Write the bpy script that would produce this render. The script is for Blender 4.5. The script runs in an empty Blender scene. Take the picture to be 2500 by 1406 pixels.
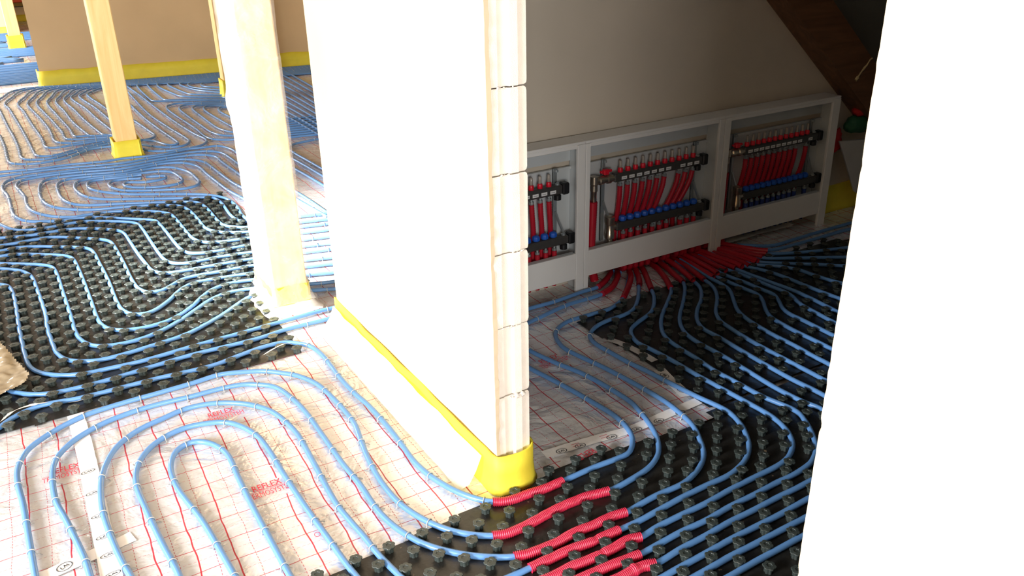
import bpy, bmesh, math, random
from mathutils import Vector, Matrix, noise

random.seed(7)
S = bpy.context.scene
COL = S.collection
PI = math.pi

# ------------------------------------------------------------------ camera, light, exposure
RIGHT = Vector((0.8534062, -0.5209556, -0.0174090))
DOWN = Vector((-0.2268038, -0.3410539, -0.9122731))
FWD = Vector((0.4693164, 0.7824880, -0.4092122))
EYE = Vector((0, 0, 1.65))
FPX = 2045.0

cd = bpy.data.cameras.new('camera')
cd.sensor_width = 36.0
cd.lens = 36.0 * FPX / 2500.0
cd.clip_start = 0.02
cam = bpy.data.objects.new('camera', cd)
COL.objects.link(cam)
M3 = Matrix((RIGHT, -DOWN, -FWD)).transposed()
cam.matrix_world = Matrix.Translation(EYE) @ M3.to_4x4()
S.camera = cam

w = bpy.data.worlds.new('sky')
S.world = w
w.use_nodes = True
w.node_tree.nodes['Background'].inputs[0].default_value = (0.75, 0.87, 1.0, 1)
w.node_tree.nodes['Background'].inputs[1].default_value = 1.0


def area(name, loc, target, sx, sy, power, colour=(1, 1, 1)):
    l = bpy.data.lights.new(name, 'AREA')
    l.shape = 'RECTANGLE'
    l.size, l.size_y = sx, sy
    l.energy = power
    l.color = colour
    o = bpy.data.objects.new(name, l)
    o.location = loc
    o.rotation_euler = (Vector(target) - Vector(loc)).to_track_quat('-Z', 'Y').to_euler()
    COL.objects.link(o)
    return o


area('daylight_near_window', (-3.0, 1.15, 1.45), (1.2, 1.75, 0.4), 0.9, 1.1, 370, (0.98, 0.985, 1.0))
area('daylight_side_window', (-3.0, 5.2, 1.6), (1.0, 4.0, 0.2), 2.6, 1.2, 70, (1.0, 0.97, 0.92))
area('daylight_far_window', (-3.0, 12.8, 1.6), (1.0, 13.2, 0.0), 3.4, 1.3, 680, (1.0, 0.97, 0.92))
area('rear_fill', (-0.4, -2.3, 1.35), (0.8, 3.0, 0.5), 2.2, 1.2, 195, (1.0, 0.985, 0.97))  # added camera-side fill; the rear wall has no opening
sk = area('daylight_roof_window', (-1.8, 4.5, 2.8), (1.45, 4.2, 0.0), 0.6, 0.6, 135, (1.0, 0.985, 0.95))
sk.data.spread = math.radians(34)

S.view_settings.view_transform = 'Standard'
S.view_settings.look = 'None'
S.view_settings.exposure = 0.0
S.view_settings.gamma = 1.0
S.view_settings.use_curve_mapping = False


# ------------------------------------------------------------------ helpers
def at(px, py, z=0.0):
    """a point of the survey photograph brought down onto the level z"""
    d = RIGHT * (px - 1250.0) + DOWN * (py - 703.0) + FWD * FPX
    return EYE + d * ((z - EYE.z) / d.z)


def pts(s, z=0.0):
    return [at(float(a.split(',')[0]), float(a.split(',')[1]), z) for a in s.split()]


def srgb(r, g, b):
    f = lambda c: c / 12.92 if c <= 0.04045 else ((c + 0.055) / 1.055) ** 2.4
    return (f(r / 255), f(g / 255), f(b / 255), 1)


def tag(o, label=None, cat=None, group=None, kind=None):
    if label: o['label'] = label
    if cat: o['category'] = cat
    if group: o['group'] = group
    if kind: o['kind'] = kind
    return o


def empty(name, loc=(0, 0, 0), rz=0):
    o = bpy.data.objects.new(name, None)
    o.empty_display_size = 0.05
    o.location = loc
    o.rotation_euler = (0, 0, rz)
    COL.objects.link(o)
    return o


def link(name, me, parent=None):
    o = bpy.data.objects.new(name, me)
    COL.objects.link(o)
    if parent is not None:
        o.parent = parent
    return o


class MB:
    """collects shapes for ONE mesh"""

    def __init__(self):
        self.v, self.f = [], []

    def add(self, vs, fs):
        n = len(self.v)
        self.v += [tuple(a) for a in vs]
        self.f += [tuple(i + n for i in q) for q in fs]
        return self

    def box(self, x0, x1, y0, y1, z0, z1):
        return self.add([(x0, y0, z0), (x1, y0, z0), (x1, y1, z0), (x0, y1, z0), (x0, y0, z1), (x1, y0, z1), (x1, y1, z1), (x0, y1, z1)],
                        [(0, 3, 2, 1), (4, 5, 6, 7), (0, 1, 5, 4), (1, 2, 6, 5), (2, 3, 7, 6), (3, 0, 4, 7)])

    def bbox(self, x0, x1, y0, y1, z0, z1, b=0.004):
        """box with all edges cut"""
        bm = bmesh.new()
        bmesh.ops.create_cube(bm, size=1)
        for v in bm.verts:
            v.co = ((x0 + x1) / 2 + v.co.x * (x1 - x0), (y0 + y1) / 2 + v.co.y * (y1 - y0), (z0 + z1) / 2 + v.co.z * (z1 - z0))
        bmesh.ops.bevel(bm, geom=bm.edges[:], offset=b, segments=1, affect='EDGES')
        bm.verts.index_update()
        self.add([v.co[:] for v in bm.verts], [[v.index for v in f.verts] for f in bm.faces])
        bm.free()
        return self

    def prism(self, poly, z0, z1):
        n = len(poly)
        vs = [(p[0], p[1], z0) for p in poly] + [(p[0], p[1], z1) for p in poly]
        fs = [tuple(range(n - 1, -1, -1)), tuple(range(n, 2 * n))]
        fs += [(i, (i + 1) % n, n + (i + 1) % n, n + i) for i in range(n)]
        return self.add(vs, fs)

    def tube(self, path, r, n=8, cap=True):
        """r: number or list per point"""
        m = len(path)
        rs = r if isinstance(r, (list, tuple)) else [r] * m
        vs, fs = [], []
        side = None
        for i, p in enumerate(path):
            t = (path[min(i + 1, m - 1)] - path[max(i - 1, 0)]).normalized()
            if side is None:
                side = t.cross(Vector((0, 0, 1)))
                if side.length < 0.1: side = t.cross(Vector((0, 1, 0)))
            side = (side - t * side.dot(t)).normalized()
            up = side.cross(t)
            for k in range(n):
                a = 2 * PI * k / n
                vs.append(p + (side * math.cos(a) + up * math.sin(a)) * rs[i])
        for i in range(m - 1):
            for k in range(n):
                k2 = (k + 1) % n
                fs.append((i * n + k, i * n + k2, (i + 1) * n + k2, (i + 1) * n + k))
        if cap:
            fs.append(tuple(range(n)))
            fs.append(tuple((m - 1) * n + k for k in range(n - 1, -1, -1)))
        return self.add(vs, fs)

    def lathe(self, prof, c=(0, 0, 0), n=16, axis='Z', lobes=0, depth=0.0):
        """prof: list of (radius, height); lobed outline if asked"""
        vs, fs = [], []
        for r, h in prof:
            for k in range(n):
                a = 2 * PI * k / n
                rr = r * (1 - depth + 2 * depth * abs(math.cos(lobes * a / 2)) ** 0.8) if lobes else r
                x, y = rr * math.cos(a), rr * math.sin(a)
                q = {'Z': (x, y, h), 'X': (h, x, y), 'Y': (x, h, y)}[axis]
                vs.append((c[0] + q[0], c[1] + q[1], c[2] + q[2]))
        m = len(prof)
        for i in range(m - 1):
            for k in range(n):
                k2 = (k + 1) % n
                q = (i * n + k, i * n + k2, (i + 1) * n + k2, (i + 1) * n + k)
                fs.append(q if axis != 'Y' else q[::-1])
        a, b = tuple(range(n - 1, -1, -1)), tuple((m - 1) * n + k for k in range(n))
        fs += [a, b] if axis != 'Y' else [a[::-1], b[::-1]]
        return self.add(vs, fs)

    def mesh(self, name, mat, smooth=False):
        me = bpy.data.meshes.new(name)
        me.from_pydata(self.v, [], self.f)
        me.materials.append(mat)
        if smooth:
            me.polygons.foreach_set('use_smooth', [True] * len(me.polygons))
            if smooth == 'auto':
                me.set_sharp_from_angle(angle=math.radians(38))
        me.update()
        return me

    def build(self, name, mat, parent=None, smooth=False):
        return link(name, self.mesh(name, mat, smooth), parent)


def struct(o):
    o['kind'] = 'structure'
    return o


def spline(P, step):
    """smooth curve through P, resampled evenly"""
    out = []
    n = len(P)
    for i in range(n - 1):
        p0, p1, p2, p3 = P[max(i - 1, 0)], P[i], P[i + 1], P[min(i + 2, n - 1)]
        d1, d2 = (p2 - p1).length, None
        m1 = (p2 - p0) * (d1 / max((p2 - p0).length, 1e-6))
        m2 = (p3 - p1) * (d1 / max((p3 - p1).length, 1e-6))
        k = max(2, int(d1 / min(0.01, step * 0.5)))
        for j in range(k):
            t = j / k
            t2, t3 = t * t, t * t * t
            out.append(p1 * (2 * t3 - 3 * t2 + 1) + m1 * (t3 - 2 * t2 + t) + p2 * (-2 * t3 + 3 * t2) + m2 * (t3 - t2))
    out.append(P[-1].copy())
    tot = sum((b - a).length for a, b in zip(out, out[1:]))
    m = max(2, round(tot / step))
    gap, res, acc, nxt = tot / m, [out[0].copy()], 0.0, tot / m
    for a, b in zip(out, out[1:]):
        d = (b - a).length
        while d > 0 and acc + d >= nxt and len(res) < m:
            res.append(a.lerp(b, (nxt - acc) / d))
            nxt += gap
        acc += d
    res.append(out[-1].copy())
    return res


# ------------------------------------------------------------------ materials
class N:
    def __init__(self, name):
        self.m = bpy.data.materials.new(name)
        self.m.use_nodes = True
        self.t = self.m.node_tree
        self.b = self.t.nodes['Principled BSDF']
        self.tc = None

    def new(self, typ, **k):
        n = self.t.nodes.new(typ)
        for a, v in k.items(): setattr(n, a, v)
        return n

    def put(self, sock, v):
        if hasattr(v, 'is_output'):
            self.t.links.new(v, sock)
        else:
            sock.default_value = v

    def coord(self):
        if self.tc is None: self.tc = self.new('ShaderNodeTexCoord').outputs['Object']
        return self.tc

    def math(self, op, a, b=0.0, c=0.0, clamp=False):
        n = self.new('ShaderNodeMath', operation=op, use_clamp=clamp)
        for s, v in zip(n.inputs, (a, b, c)): self.put(s, v)
        return n.outputs[0]

    def noise(self, scale, detail=3, vec=None, rough=0.5, dist=0.0):
        n = self.new('ShaderNodeTexNoise')
        self.put(n.inputs['Vector'], vec if vec is not None else self.coord())
        n.inputs['Scale'].default_value = scale
        n.inputs['Detail'].default_value = detail
        n.inputs['Roughness'].default_value = rough
        n.inputs['Distortion'].default_value = dist
        return n.outputs['Fac']

    def mapping(self, scale, loc=(0, 0, 0), rot=(0, 0, 0), vec=None):
        n = self.new('ShaderNodeMapping')
        self.put(n.inputs['Vector'], vec if vec is not None else self.coord())
        n.inputs['Scale'].default_value = scale
        n.inputs['Location'].default_value = loc
        n.inputs['Rotation'].default_value = rot
        return n.outputs[0]

    def ramp(self, fac, stops):
        n = self.new('ShaderNodeValToRGB')
        self.put(n.inputs[0], fac)
        e = n.color_ramp.elements
        while len(e) < len(stops): e.new(0.5)
        for q, (p, c) in zip(e, stops):
            q.position = p
            q.color = c if len(c) == 4 else (*c, 1)
        return n.outputs['Color']

    def mix(self, fac, a, b):
        n = self.new('ShaderNodeMix', data_type='RGBA')
        self.put(n.inputs[0], fac)
        self.put(n.inputs[6], a)
        self.put(n.inputs[7], b)
        return n.outputs[2]

    def bump(self, h, strength=0.3, dist=0.01, prev=None):
        n = self.new('ShaderNodeBump')
        n.inputs['Strength'].default_value = strength
        n.inputs['Distance'].default_value = dist
        self.put(n.inputs['Height'], h)
        if prev is not None: self.put(n.inputs['Normal'], prev)
        return n.outputs[0]

    def set(self, **k):
        for a, v in k.items(): self.put(self.b.inputs[a.replace('_', ' ')], v)
        return self


def simple(name, c, rough=0.5, var=0.06, metal=0.0, scale=8.0, bump=0.0, bscale=60.0, **k):
    n = N(name)
    f = n.noise(scale, 4)
    lo = tuple(x * (1 - var) for x in c[:3]) + (1,)
    hi = tuple(min(1, x * (1 + var)) for x in c[:3]) + (1,)
    n.set(Base_Color=n.ramp(f, [(0.3, lo), (0.7, hi)]), Roughness=rough, Metallic=metal, **k)
    if bump: n.set(Normal=n.bump(n.noise(bscale, 4), bump, 0.004))
    return n.m


M = {}
M['plaster'] = simple('plaster_smooth', srgb(214, 196, 166), 0.85, 0.04, scale=2.5, bump=0.12, bscale=25)
M['plaster_bounce_tan'] = simple('plaster_bounce_tan', srgb(208, 180, 138), 0.85, 0.05, scale=2.0, bump=0.12, bscale=20)  # dim, warm bounce light put into the colour of pale plaster
M['plaster_grey'] = simple('plaster_grey_beige', srgb(206, 196, 180), 0.85, 0.05, scale=2.0, bump=0.12, bscale=20)
M['plaster_edge'] = simple('plaster_broken_edge', srgb(226, 212, 188), 0.95, 0.08, scale=30, bump=0.8, bscale=120)
M['block'] = simple('aerated_concrete', srgb(232, 224, 212), 0.95, 0.04, scale=30, bump=0.25, bscale=400)
M['mortar'] = simple('mortar', srgb(206, 200, 190), 0.95, 0.08, scale=40, bump=0.5, bscale=200)
M['screed'] = simple('subfloor', srgb(150, 140, 128), 0.9, 0.1, scale=6, bump=0.3)
M['pipe'] = simple('blue_pipe', srgb(90, 137, 192), 0.34, 0.04, scale=14, Coat_Weight=0.15, Coat_Roughness=0.2)
M['pipe_far'] = simple('blue_pipe_distant', srgb(88, 120, 172), 0.34, 0.04, scale=14)
M['clip'] = simple('grey_clip', srgb(168, 172, 172), 0.5, 0.05)
M['knob'] = simple('black_panel_knob', srgb(52, 60, 58), 0.36, 0.12, scale=60, bump=0.3, bscale=300)  # paler than the board ground: light on the caps put into the colour
M['foam_yellow'] = simple('yellow_edge_foam', srgb(230, 212, 60), 0.6, 0.05, scale=10, bump=0.15, bscale=60, Subsurface_Weight=0.08)
M['cab'] = simple('white_sheet_metal', srgb(226, 226, 224), 0.45, 0.02, scale=4)
M['cab_in'] = simple('galvanised_inside', srgb(206, 212, 214), 0.4, 0.04, scale=5, metal=0.15)
M['bar'] = simple('dark_manifold_plastic', srgb(62, 60, 58), 0.4, 0.08, scale=40)
M['black'] = simple('black_plastic', srgb(24, 24, 26), 0.4, 0.1)
M['red_cap'] = simple('red_plastic', srgb(214, 22, 46), 0.35, 0.05)
M['blue_cap'] = simple('blue_plastic', srgb(28, 88, 190), 0.35, 0.05)
M['steel'] = simple('zinc_steel', srgb(176, 184, 186), 0.35, 0.06, metal=0.7)
M['nickel'] = simple('nickel_brass', srgb(190, 178, 160), 0.28, 0.08, metal=0.95)
M['paper'] = simple('white_sticker', srgb(226, 226, 226), 0.7, 0.02)
M['ink'] = simple('grey_ink', srgb(110, 112, 118), 0.7, 0.02)
M['print_red'] = simple('red_print', srgb(206, 52, 72), 0.6, 0.02)
M['print_black'] = simple('black_print', srgb(70, 70, 72), 0.6, 0.02)
M['tube'] = simple('clear_gauge', srgb(200, 190, 180), 0.15, 0.04, Transmission_Weight=0.5)
M['white_foam'] = simple('white_foam', srgb(226, 226, 222), 0.9, 0.03, bump=0.4, bscale=120)
M['expanding_foam'] = simple('expanding_foam', srgb(214, 196, 150), 0.85, 0.1, scale=30, bump=0.6)
M['red_cloth'] = simple('red_sack', srgb(190, 30, 32), 0.7, 0.15, scale=20, bump=0.4)
M['green_cloth'] = simple('green_sack', srgb(30, 84, 56), 0.7, 0.15, scale=20, bump=0.4)
M['board_grey'] = simple('grey_board', srgb(186, 186, 184), 0.6, 0.04)
M['roof'] = simple('roof_membrane', srgb(84, 84, 78), 0.6, 0.1, scale=4, bump=0.3, bscale=12)
M['ceil'] = simple('ceiling_dark', srgb(150, 134, 116), 0.9, 0.03)  # unseen ceiling, made dark to hold down bounce and floor reflections
M['orange'] = simple('orange_board', srgb(228, 92, 52), 0.6, 0.06)
M['olive'] = simple('olive_board', srgb(140, 120, 60), 0.7, 0.06)


def sleeve_mat(name, c, pitch=0.0):
    n = N(name)
    f = n.noise(40, 3)
    n.set(Base_Color=n.ramp(f, [(0.3, tuple(x * 0.9 for x in c[:3])), (0.75, c)]), Roughness=0.36)
    return n.m


M['sleeve'] = sleeve_mat('red_corrugated', srgb(206, 46, 78))
M['conduit_blue'] = sleeve_mat('navy_conduit', srgb(34, 54, 120))
M['conduit'] = sleeve_mat('red_conduit', srgb(180, 24, 44))


def wood_mat(name, c1, c2, vertical=True):
    n = N(name)
    v = n.mapping((9, 9, 0.7) if vertical else (0.7, 9, 9))
    f = n.noise(2.0, 5, v, 0.6, 1.2)
    col = n.ramp(f, [(0.25, c1), (0.7, c2)])
    # knots
    vo = n.new('ShaderNodeTexVoronoi')
    n.put(vo.inputs['Vector'], n.mapping((5, 5, 1.9) if vertical else (1.6, 5, 5)))
    vo.inputs['Scale'].default_value = 1.0
    k = n.math('LESS_THAN', vo.outputs['Distance'], 0.085)
    col = n.mix(n.math('MULTIPLY', k, 0.55), col, tuple(x * 0.35 for x in c1[:3]) + (1,))
    n.set(Base_Color=col, Roughness=0.6, Normal=n.bump(f, 0.15, 0.004))
    return n.m


M['wood'] = wood_mat('pine_timber', srgb(226, 186, 116), srgb(246, 213, 150))
M['rafter'] = wood_mat('old_rafter_wood', srgb(96, 62, 38), srgb(128, 86, 56), False)

# clear film: thin plastic that lets most light through
n = N('clear_film')
f = n.noise(7, 5, None, 0.6, 0.8)
n.set(Base_Color=(0.95, 0.93, 0.9, 1), Roughness=0.18, Normal=n.bump(f, 0.6, 0.02))
tr = n.new('ShaderNodeBsdfTransparent')
ms = n.new('ShaderNodeMixShader')
n.put(ms.inputs[0], n.ramp(n.noise(5, 4, None, 0.6, 0.6), [(0.35, (0.12,) * 3), (0.75, (0.5,) * 3)]))
n.t.links.new(tr.outputs[0], ms.inputs[1])
n.t.links.new(n.b.outputs[0], ms.inputs[2])
n.t.links.new(ms.outputs[0], n.t.nodes['Material Output'].inputs[0])
M['film'] = n.m
M['brown_film'] = simple('brownish_film', srgb(150, 136, 112), 0.25, 0.12, scale=14, bump=0.5, bscale=30)
n2 = M['film'].copy()
n2.name = 'milky_film'
for q in n2.node_tree.nodes:
    if q.type == 'VALTORGB':
        q.color_ramp.elements[0].color = (0.45,) * 3 + (1,)
        q.color_ramp.elements[1].color = (0.8,) * 3 + (1,)
M['film_milky'] = n2
M['torn_film'] = simple('milky_torn_film', srgb(206, 204, 200), 0.25, 0.05, scale=20, bump=0.6, bscale=20)


def foil_mat(name, ox, oy, rot=0.0, base=(0.76, 0.765, 0.775), blank=(), metal=0.36):
    """crinkled aluminium foil under clear film, red 10 cm grid with dashed half lines"""
    n = N(name)
    c = n.coord()
    wob = n.new('ShaderNodeTexNoise')
    n.put(wob.inputs['Vector'], c)
    wob.inputs['Scale'].default_value = 6
    wob.inputs['Detail'].default_value = 2
    sub = n.new('ShaderNodeVectorMath', operation='SUBTRACT')
    n.put(sub.inputs[0], wob.outputs['Color'])
    sub.inputs[1].default_value = (0.5, 0.5, 0.5)
    sc = n.new('ShaderNodeVectorMath', operation='SCALE')
    n.put(sc.inputs[0], sub.outputs[0])
    sc.inputs['Scale'].default_value = 0.022
    ad = n.new('ShaderNodeVectorMath', operation='ADD')
    n.put(ad.inputs[0], n.mapping((1, 1, 1), (-ox, -oy, 0), (0, 0, rot)))
    n.put(ad.inputs[1], sc.outputs[0])
    sp = n.new('ShaderNodeSeparateXYZ')
    n.put(sp.inputs[0], ad.outputs[0])
    X, Y = sp.outputs[0], sp.outputs[1]

    def line(u, off, width):   # lines each 0.1 m at off
        d = n.math('PINGPONG', n.math('ADD', u, 10.0 - off), 0.05)
        return n.math('LESS_THAN', d, width / 2)

    def dash(u):
        return n.math('LESS_THAN', n.math('FRACT', n.math('MULTIPLY', n.math('ADD', u, 10), 70.0)), 0.62)
    a = n.math('MULTIPLY', line(X, 0.0, 0.0042), 0.95)
    b = n.math('MULTIPLY', line(Y, 0.0, 0.0028), 0.85)
    d1 = n.math('MULTIPLY', n.math('MULTIPLY', line(X, 0.05, 0.0022), dash(Y)), 0.75)
    d2 = n.math('MULTIPLY', n.math('MULTIPLY', line(Y, 0.05, 0.0016), dash(X)), 0.6)
    mask = n.math('MAXIMUM', n.math('MAXIMUM', a, b), n.math('MAXIMUM', d1, d2))
    raw = n.new('ShaderNodeSeparateXYZ')
    n.put(raw.inputs[0], c)
    for bx, by in blank:        # unprinted field round the lettering
        k = n.math('MULTIPLY', n.math('LESS_THAN', n.math('ABSOLUTE', n.math('SUBTRACT', raw.outputs[0], bx)), 0.078),
                   n.math('LESS_THAN', n.math('ABSOLUTE', n.math('SUBTRACT', raw.outputs[1], by)), 0.047))
        mask = n.math('MULTIPLY', mask, n.math('SUBTRACT', 1.0, k))
    f = n.noise(4.5, 4, None, 0.55, 0.6)
    col = n.ramp(n.noise(2.3, 5, None, 0.6), [(0.3, tuple(x * 0.93 for x in base)), (0.7, base)])
    # dusty brown stains
    st = n.math('GREATER_THAN', n.noise(9, 5, None, 0.62), 0.74)
    col = n.mix(n.math('MULTIPLY', st, 0.3), col, srgb(196, 164, 116))
    col = n.mix(mask, col, srgb(178, 14, 40))
    n.set(Base_Color=col, Metallic=n.math('MULTIPLY', n.math('SUBTRACT', 1.0, mask), metal),
          Roughness=n.ramp(n.noise(3, 3), [(0.3, (0.2,) * 3), (0.7, (0.34,) * 3)]),
          Normal=n.bump(n.noise(26, 4, None, 0.6, 0.6), 0.4, 0.008, n.bump(f, 0.8, 0.035)))
    return n.m


M['foil_a'] = foil_mat('foil_grid_left_sheet', -0.17, 0.04, 0.022, blank=((-0.10, 2.70),))
M['foil_b'] = foil_mat('foil_grid_middle_sheet', 0.036, 0.095, 0.02, blank=((0.44, 2.252), (0.424, 2.768)))
M['foil_right'] = foil_mat('foil_grid_right_room', 0.023, 0.02, 0.03, blank=((1.38, 1.885), (1.645, 2.44)))
M['foil_far'] = foil_mat('foil_grid_far', 0.03, 0.05, 0.0, metal=0.55)
M['tape'] = simple('white_tape', srgb(236, 234, 230), 0.35, 0.02, scale=10, bump=0.2, bscale=40)

# black moulded board: ribs running between the knobs
n = N('black_moulded_board')
v = n.mapping((1 / 0.0525, 1 / 0.0525, 1), (0, 0, 0), (0, 0, PI / 4))
sp = n.new('ShaderNodeSeparateXYZ')
n.put(sp.inputs[0], n.mapping((1, 1, 1), (0, 0, 0), (0, 0, PI / 4)))
rx = n.math('PINGPONG', n.math('ADD', sp.outputs[0], 10), 0.0185)
ry = n.math('PINGPONG', n.math('ADD', sp.outputs[1], 10), 0.0185)
sp2 = n.new('ShaderNodeSeparateXYZ')
n.put(sp2.inputs[0], n.coord())
rz = n.math('PINGPONG', n.math('ADD', sp2.outputs[0], 10), 0.0262)
rib = n.math('MAXIMUM', n.math('MAXIMUM', n.math('LESS_THAN', rx, 0.0011), n.math('LESS_THAN', ry, 0.0011)), n.math('LESS_THAN', rz, 0.0011))
spk = n.math('GREATER_THAN', n.noise(55, 2), 0.735)
col = n.ramp(n.noise(12, 4), [(0.3, srgb(22, 22, 20)), (0.7, srgb(34, 33, 30))])  # ground colour darkened for the shade between the caps, and for dust
col = n.mix(n.math('MULTIPLY', spk, 0.5), col, srgb(150, 130, 104))
n.set(Base_Color=col, Roughness=0.36, Normal=n.bump(rib, 0.8, 0.004, n.bump(n.noise(30, 3), 0.25, 0.01)))
M['board'] = n.m

# ------------------------------------------------------------------ the setting
CW = 1.045          # plaster face of the partition
WE = 1.855          # its free end
WF = 3.22           # its far end
fl = MB().box(-3.4, 5.2, -2.6, 19, -0.12, -0.02).build('floor', M['screed'])
struct(fl)

# partition: core, plaster coat, end blocks
core = MB().box(CW + 0.018, 1.165, WE + 0.12, WF, -0.02, 2.9).build('wall_middle', M['block'])
struct(core)
mb = MB()
zs = [0.0 + 0.0125 * i for i in range(int(2.9 / 0.0125) + 1)]
ring = []
for z in zs:
    j = 0.006 * (noise.noise((z * 7, 1.3, 0)) + 0.7 * noise.noise((z * 23, 4, 0)) + 0.4 * noise.noise((z * 60, 9, 0)))
    k = 0.003 * noise.noise((z * 31, 7, 2))
    ring.append([(CW, WE - 0.004 + k), (CW + 0.014 + j, WE - 0.003 + k), (CW + 0.018 + j, WE + 0.004), (CW + 0.018, WF), (CW, WF)])
vs, fs = [], []
for i, r in enumerate(ring):
    vs += [(p[0], p[1], zs[i]) for p in r]
    if i:
        a, b = (i - 1) * 5, i * 5
        fs += [(a + q, a + (q + 1) % 5, b + (q + 1) % 5, b + q) for q in range(5)]
mb.add(vs, fs)
mb.build('plaster_coat', M['plaster'], core)
# tongue and groove profile of the block ends (x, y)
BX0, BX1 = 1.061, 1.167
joints = [-0.02, 0.105, 0.3300, 0.5600, 0.7880, 1.0130, 1.2430, 1.4680, 1.6930, 1.918, 2.143]
for i in range(len(joints) - 1):
    z0, z1 = joints[i] + 0.0018, joints[i + 1] - 0.0018
    dx = random.uniform(-0.0015, 0.0015)
    dy = random.uniform(-0.002, 0.002)
    prof = [(BX0 - 0.006, 0), (1.081, 0), (1.0825, 0.003), (1.109, 0.003), (1.1155, -0.004), (1.139, -0.004), (1.1405, 0.0), (BX1, 0)]
    m = MB()
    lev = [(z0, 0.006), (z0 + 0.004, 0.002), (z0 + 0.012, 0.0), (z1 - 0.012, 0.0), (z1 - 0.004, 0.002), (z1, 0.006)]
    vs, fs = [], []
    P = len(prof) + 2
    for li, (z, c) in enumerate(lev):
        chip = c * random.uniform(0.3, 1.4)
        row = [(p[0] + dx - (chip if p[0] == BX1 else 0), WE + p[1] + dy + c * 0.35) for p in prof]
        row += [(BX1 + dx - chip, WE + 0.13), (BX0 - 0.004, WE + 0.13)]
        vs += [(x, y, z) for x, y in row]
        if li:
            a, b = (li - 1) * P, li * P
            fs += [(a + q, a + (q + 1) % P, b + (q + 1) % P, b + q) for q in range(P)]
    fs += [tuple(range(P - 1, -1, -1)), tuple((len(lev) - 1) * P + q for q in range(P))]
    m.add(vs, fs).build('block', M['block'], core)
m = MB()
for i, z in enumerate(joints[1:]):
    for k in range(5):
        x = random.uniform(1.08, 1.155)
        r = random.uniform(0.002, 0.005) * (2.2 if (i == 1 and k < 2) else 1)
        m.lathe([(r * 0.4, -r * 0.8), (r, -r * 0.2), (r * 0.8, r * 0.5), (r * 0.2, r * 0.8)], (x, WE - 0.001, z - (0.006 if i == 1 else 0)), 6)
mo = m.build('mortar_crumbs', M['mortar'], core)
mo['kind'] = 'stuff'

# near wall on the right, same line, ragged end
mb = MB()
zs = [-0.02 + 0.01 * i for i in range(292)]
vs, fs = [], []
for i, z in enumerate(zs):
    k = 0.0012 * noise.noise((z * 9, 3, 0)) + 0.0018 * noise.noise((z * 40, 5, 0))
    ch = 0.004 if (0.56 < z < 0.62 or 0.88 < z < 0.91 or 1.30 < z < 1.33) else 0.0
    yend = 0.713 + k - ch * (0.5 + noise.noise((z * 50, 0, 0)))
    r = [(0.995, -2.5), (0.995, yend), (1.0, yend + 0.004), (1.128, yend + 0.004), (1.128, -2.5)]
    vs += [(x, y, z) for x, y in r]
    if i:
        a, b = (i - 1) * 5, i * 5
        fs += [(a + q, b + q, b + (q + 1) % 5, a + (q + 1) % 5) for q in range(5)]
fs += [(0, 1, 2, 3, 4), tuple((len(zs) - 1) * 5 + q for q in (4, 3, 2, 1, 0))]
mb.add(vs, fs)
struct(mb.build('wall_front', M['plaster']))

# gable wall behind the cabinets, cut by the roof slope
def roofz(x): return 1.227 - 0.846 * (x - 3.335)
mb = MB()
poly = [(1.165, -0.02), (4.6, -0.02), (4.6, 0.25), (3.335, roofz(3.335)), (1.39, roofz(1.39)), (1.165, 2.9)]
vs = [(x, 3.06, z) for x, z in poly] + [(x, 3.20, z) for x, z in poly]
k = len(poly)
mb.add(vs, [tuple(range(k)), tuple(range(2 * k - 1, k - 1, -1))] + [(i, k + i, k + (i + 1) % k, (i + 1) % k) for i in range(k)])
struct(mb.build('wall_right', M['plaster_grey']))
# far tan wall
A, B = Vector((0.418, 10.55)), Vector((4.4, 9.97))
d = (B - A).normalized()
nn = Vector((-d.y, d.x))
mb = MB()
q = [A, B, B + nn * 0.13, A + nn * 0.13]
mb.prism([(p.x, p.y) for p in q], -0.02, 2.9)
wf = struct(mb.build('wall_far', M['plaster_bounce_tan']))
# left side with window openings, rear walls
mb = MB()
wins = [(0.55, 1.75), (3.9, 7.3), (11.6, 15.6)]
y = -2.6
for a, b in wins:
    mb.box(-3.4, -3.2, y, a, -0.02, 2.9)
    mb.box(-3.4, -3.2, a, b, -0.02, 0.85)
    mb.box(-3.4, -3.2, a, b, 2.3, 2.9)
    y = b
mb.box(-3.4, -3.2, y, 19, -0.02, 2.9)
struct(mb.build('wall_left', M['plaster']))
mb = MB().box(-3.4, 5.2, -2.7, -2.6, -0.02, 2.9)
struct(mb.build('wall_rear', M['plaster']))
mb = MB().box(-3.4, 5.2, 18.2, 18.35, -0.02, 2.9)
we = struct(mb.build('wall_end', M['plaster']))
struct(MB().box(-3.2, 0.36, 16.32, 16.45, -0.02, 2.9).build('wall_back', M['plaster']))
wfb = True
struct(MB().box(4.7, 4.8, -2.6, 3.2, -0.02, 0.3).build('wall_eaves', M['roof']))  # out of view; dark membrane put on to cut light bounced back
struct(MB().box(4.4, 4.5, 3.2, 18.2, -0.02, 2.9).build('wall_side', M['plaster_bounce_tan']))
mb = MB()
mb.box(-3.4, 1.40, -2.6, 3.2, 2.86, 2.95).box(-3.4, 5.2, 3.2, 18.35, 2.86, 2.95)
struct(mb.build('ceiling', M['ceil']))
mb = MB()
ox, oz = 0.129, 0.152
q = [(1.35 + ox, roofz(1.35) + oz), (4.85 + ox, roofz(4.85) + oz)]
vs = [(q[0][0], -2.6, q[0][1]), (q[1][0], -2.6, q[1][1]), (q[1][0], 3.2, q[1][1]), (q[0][0], 3.2, q[0][1])]
vs += [(a, b, c + 0.1) for a, b, c in vs]
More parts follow.
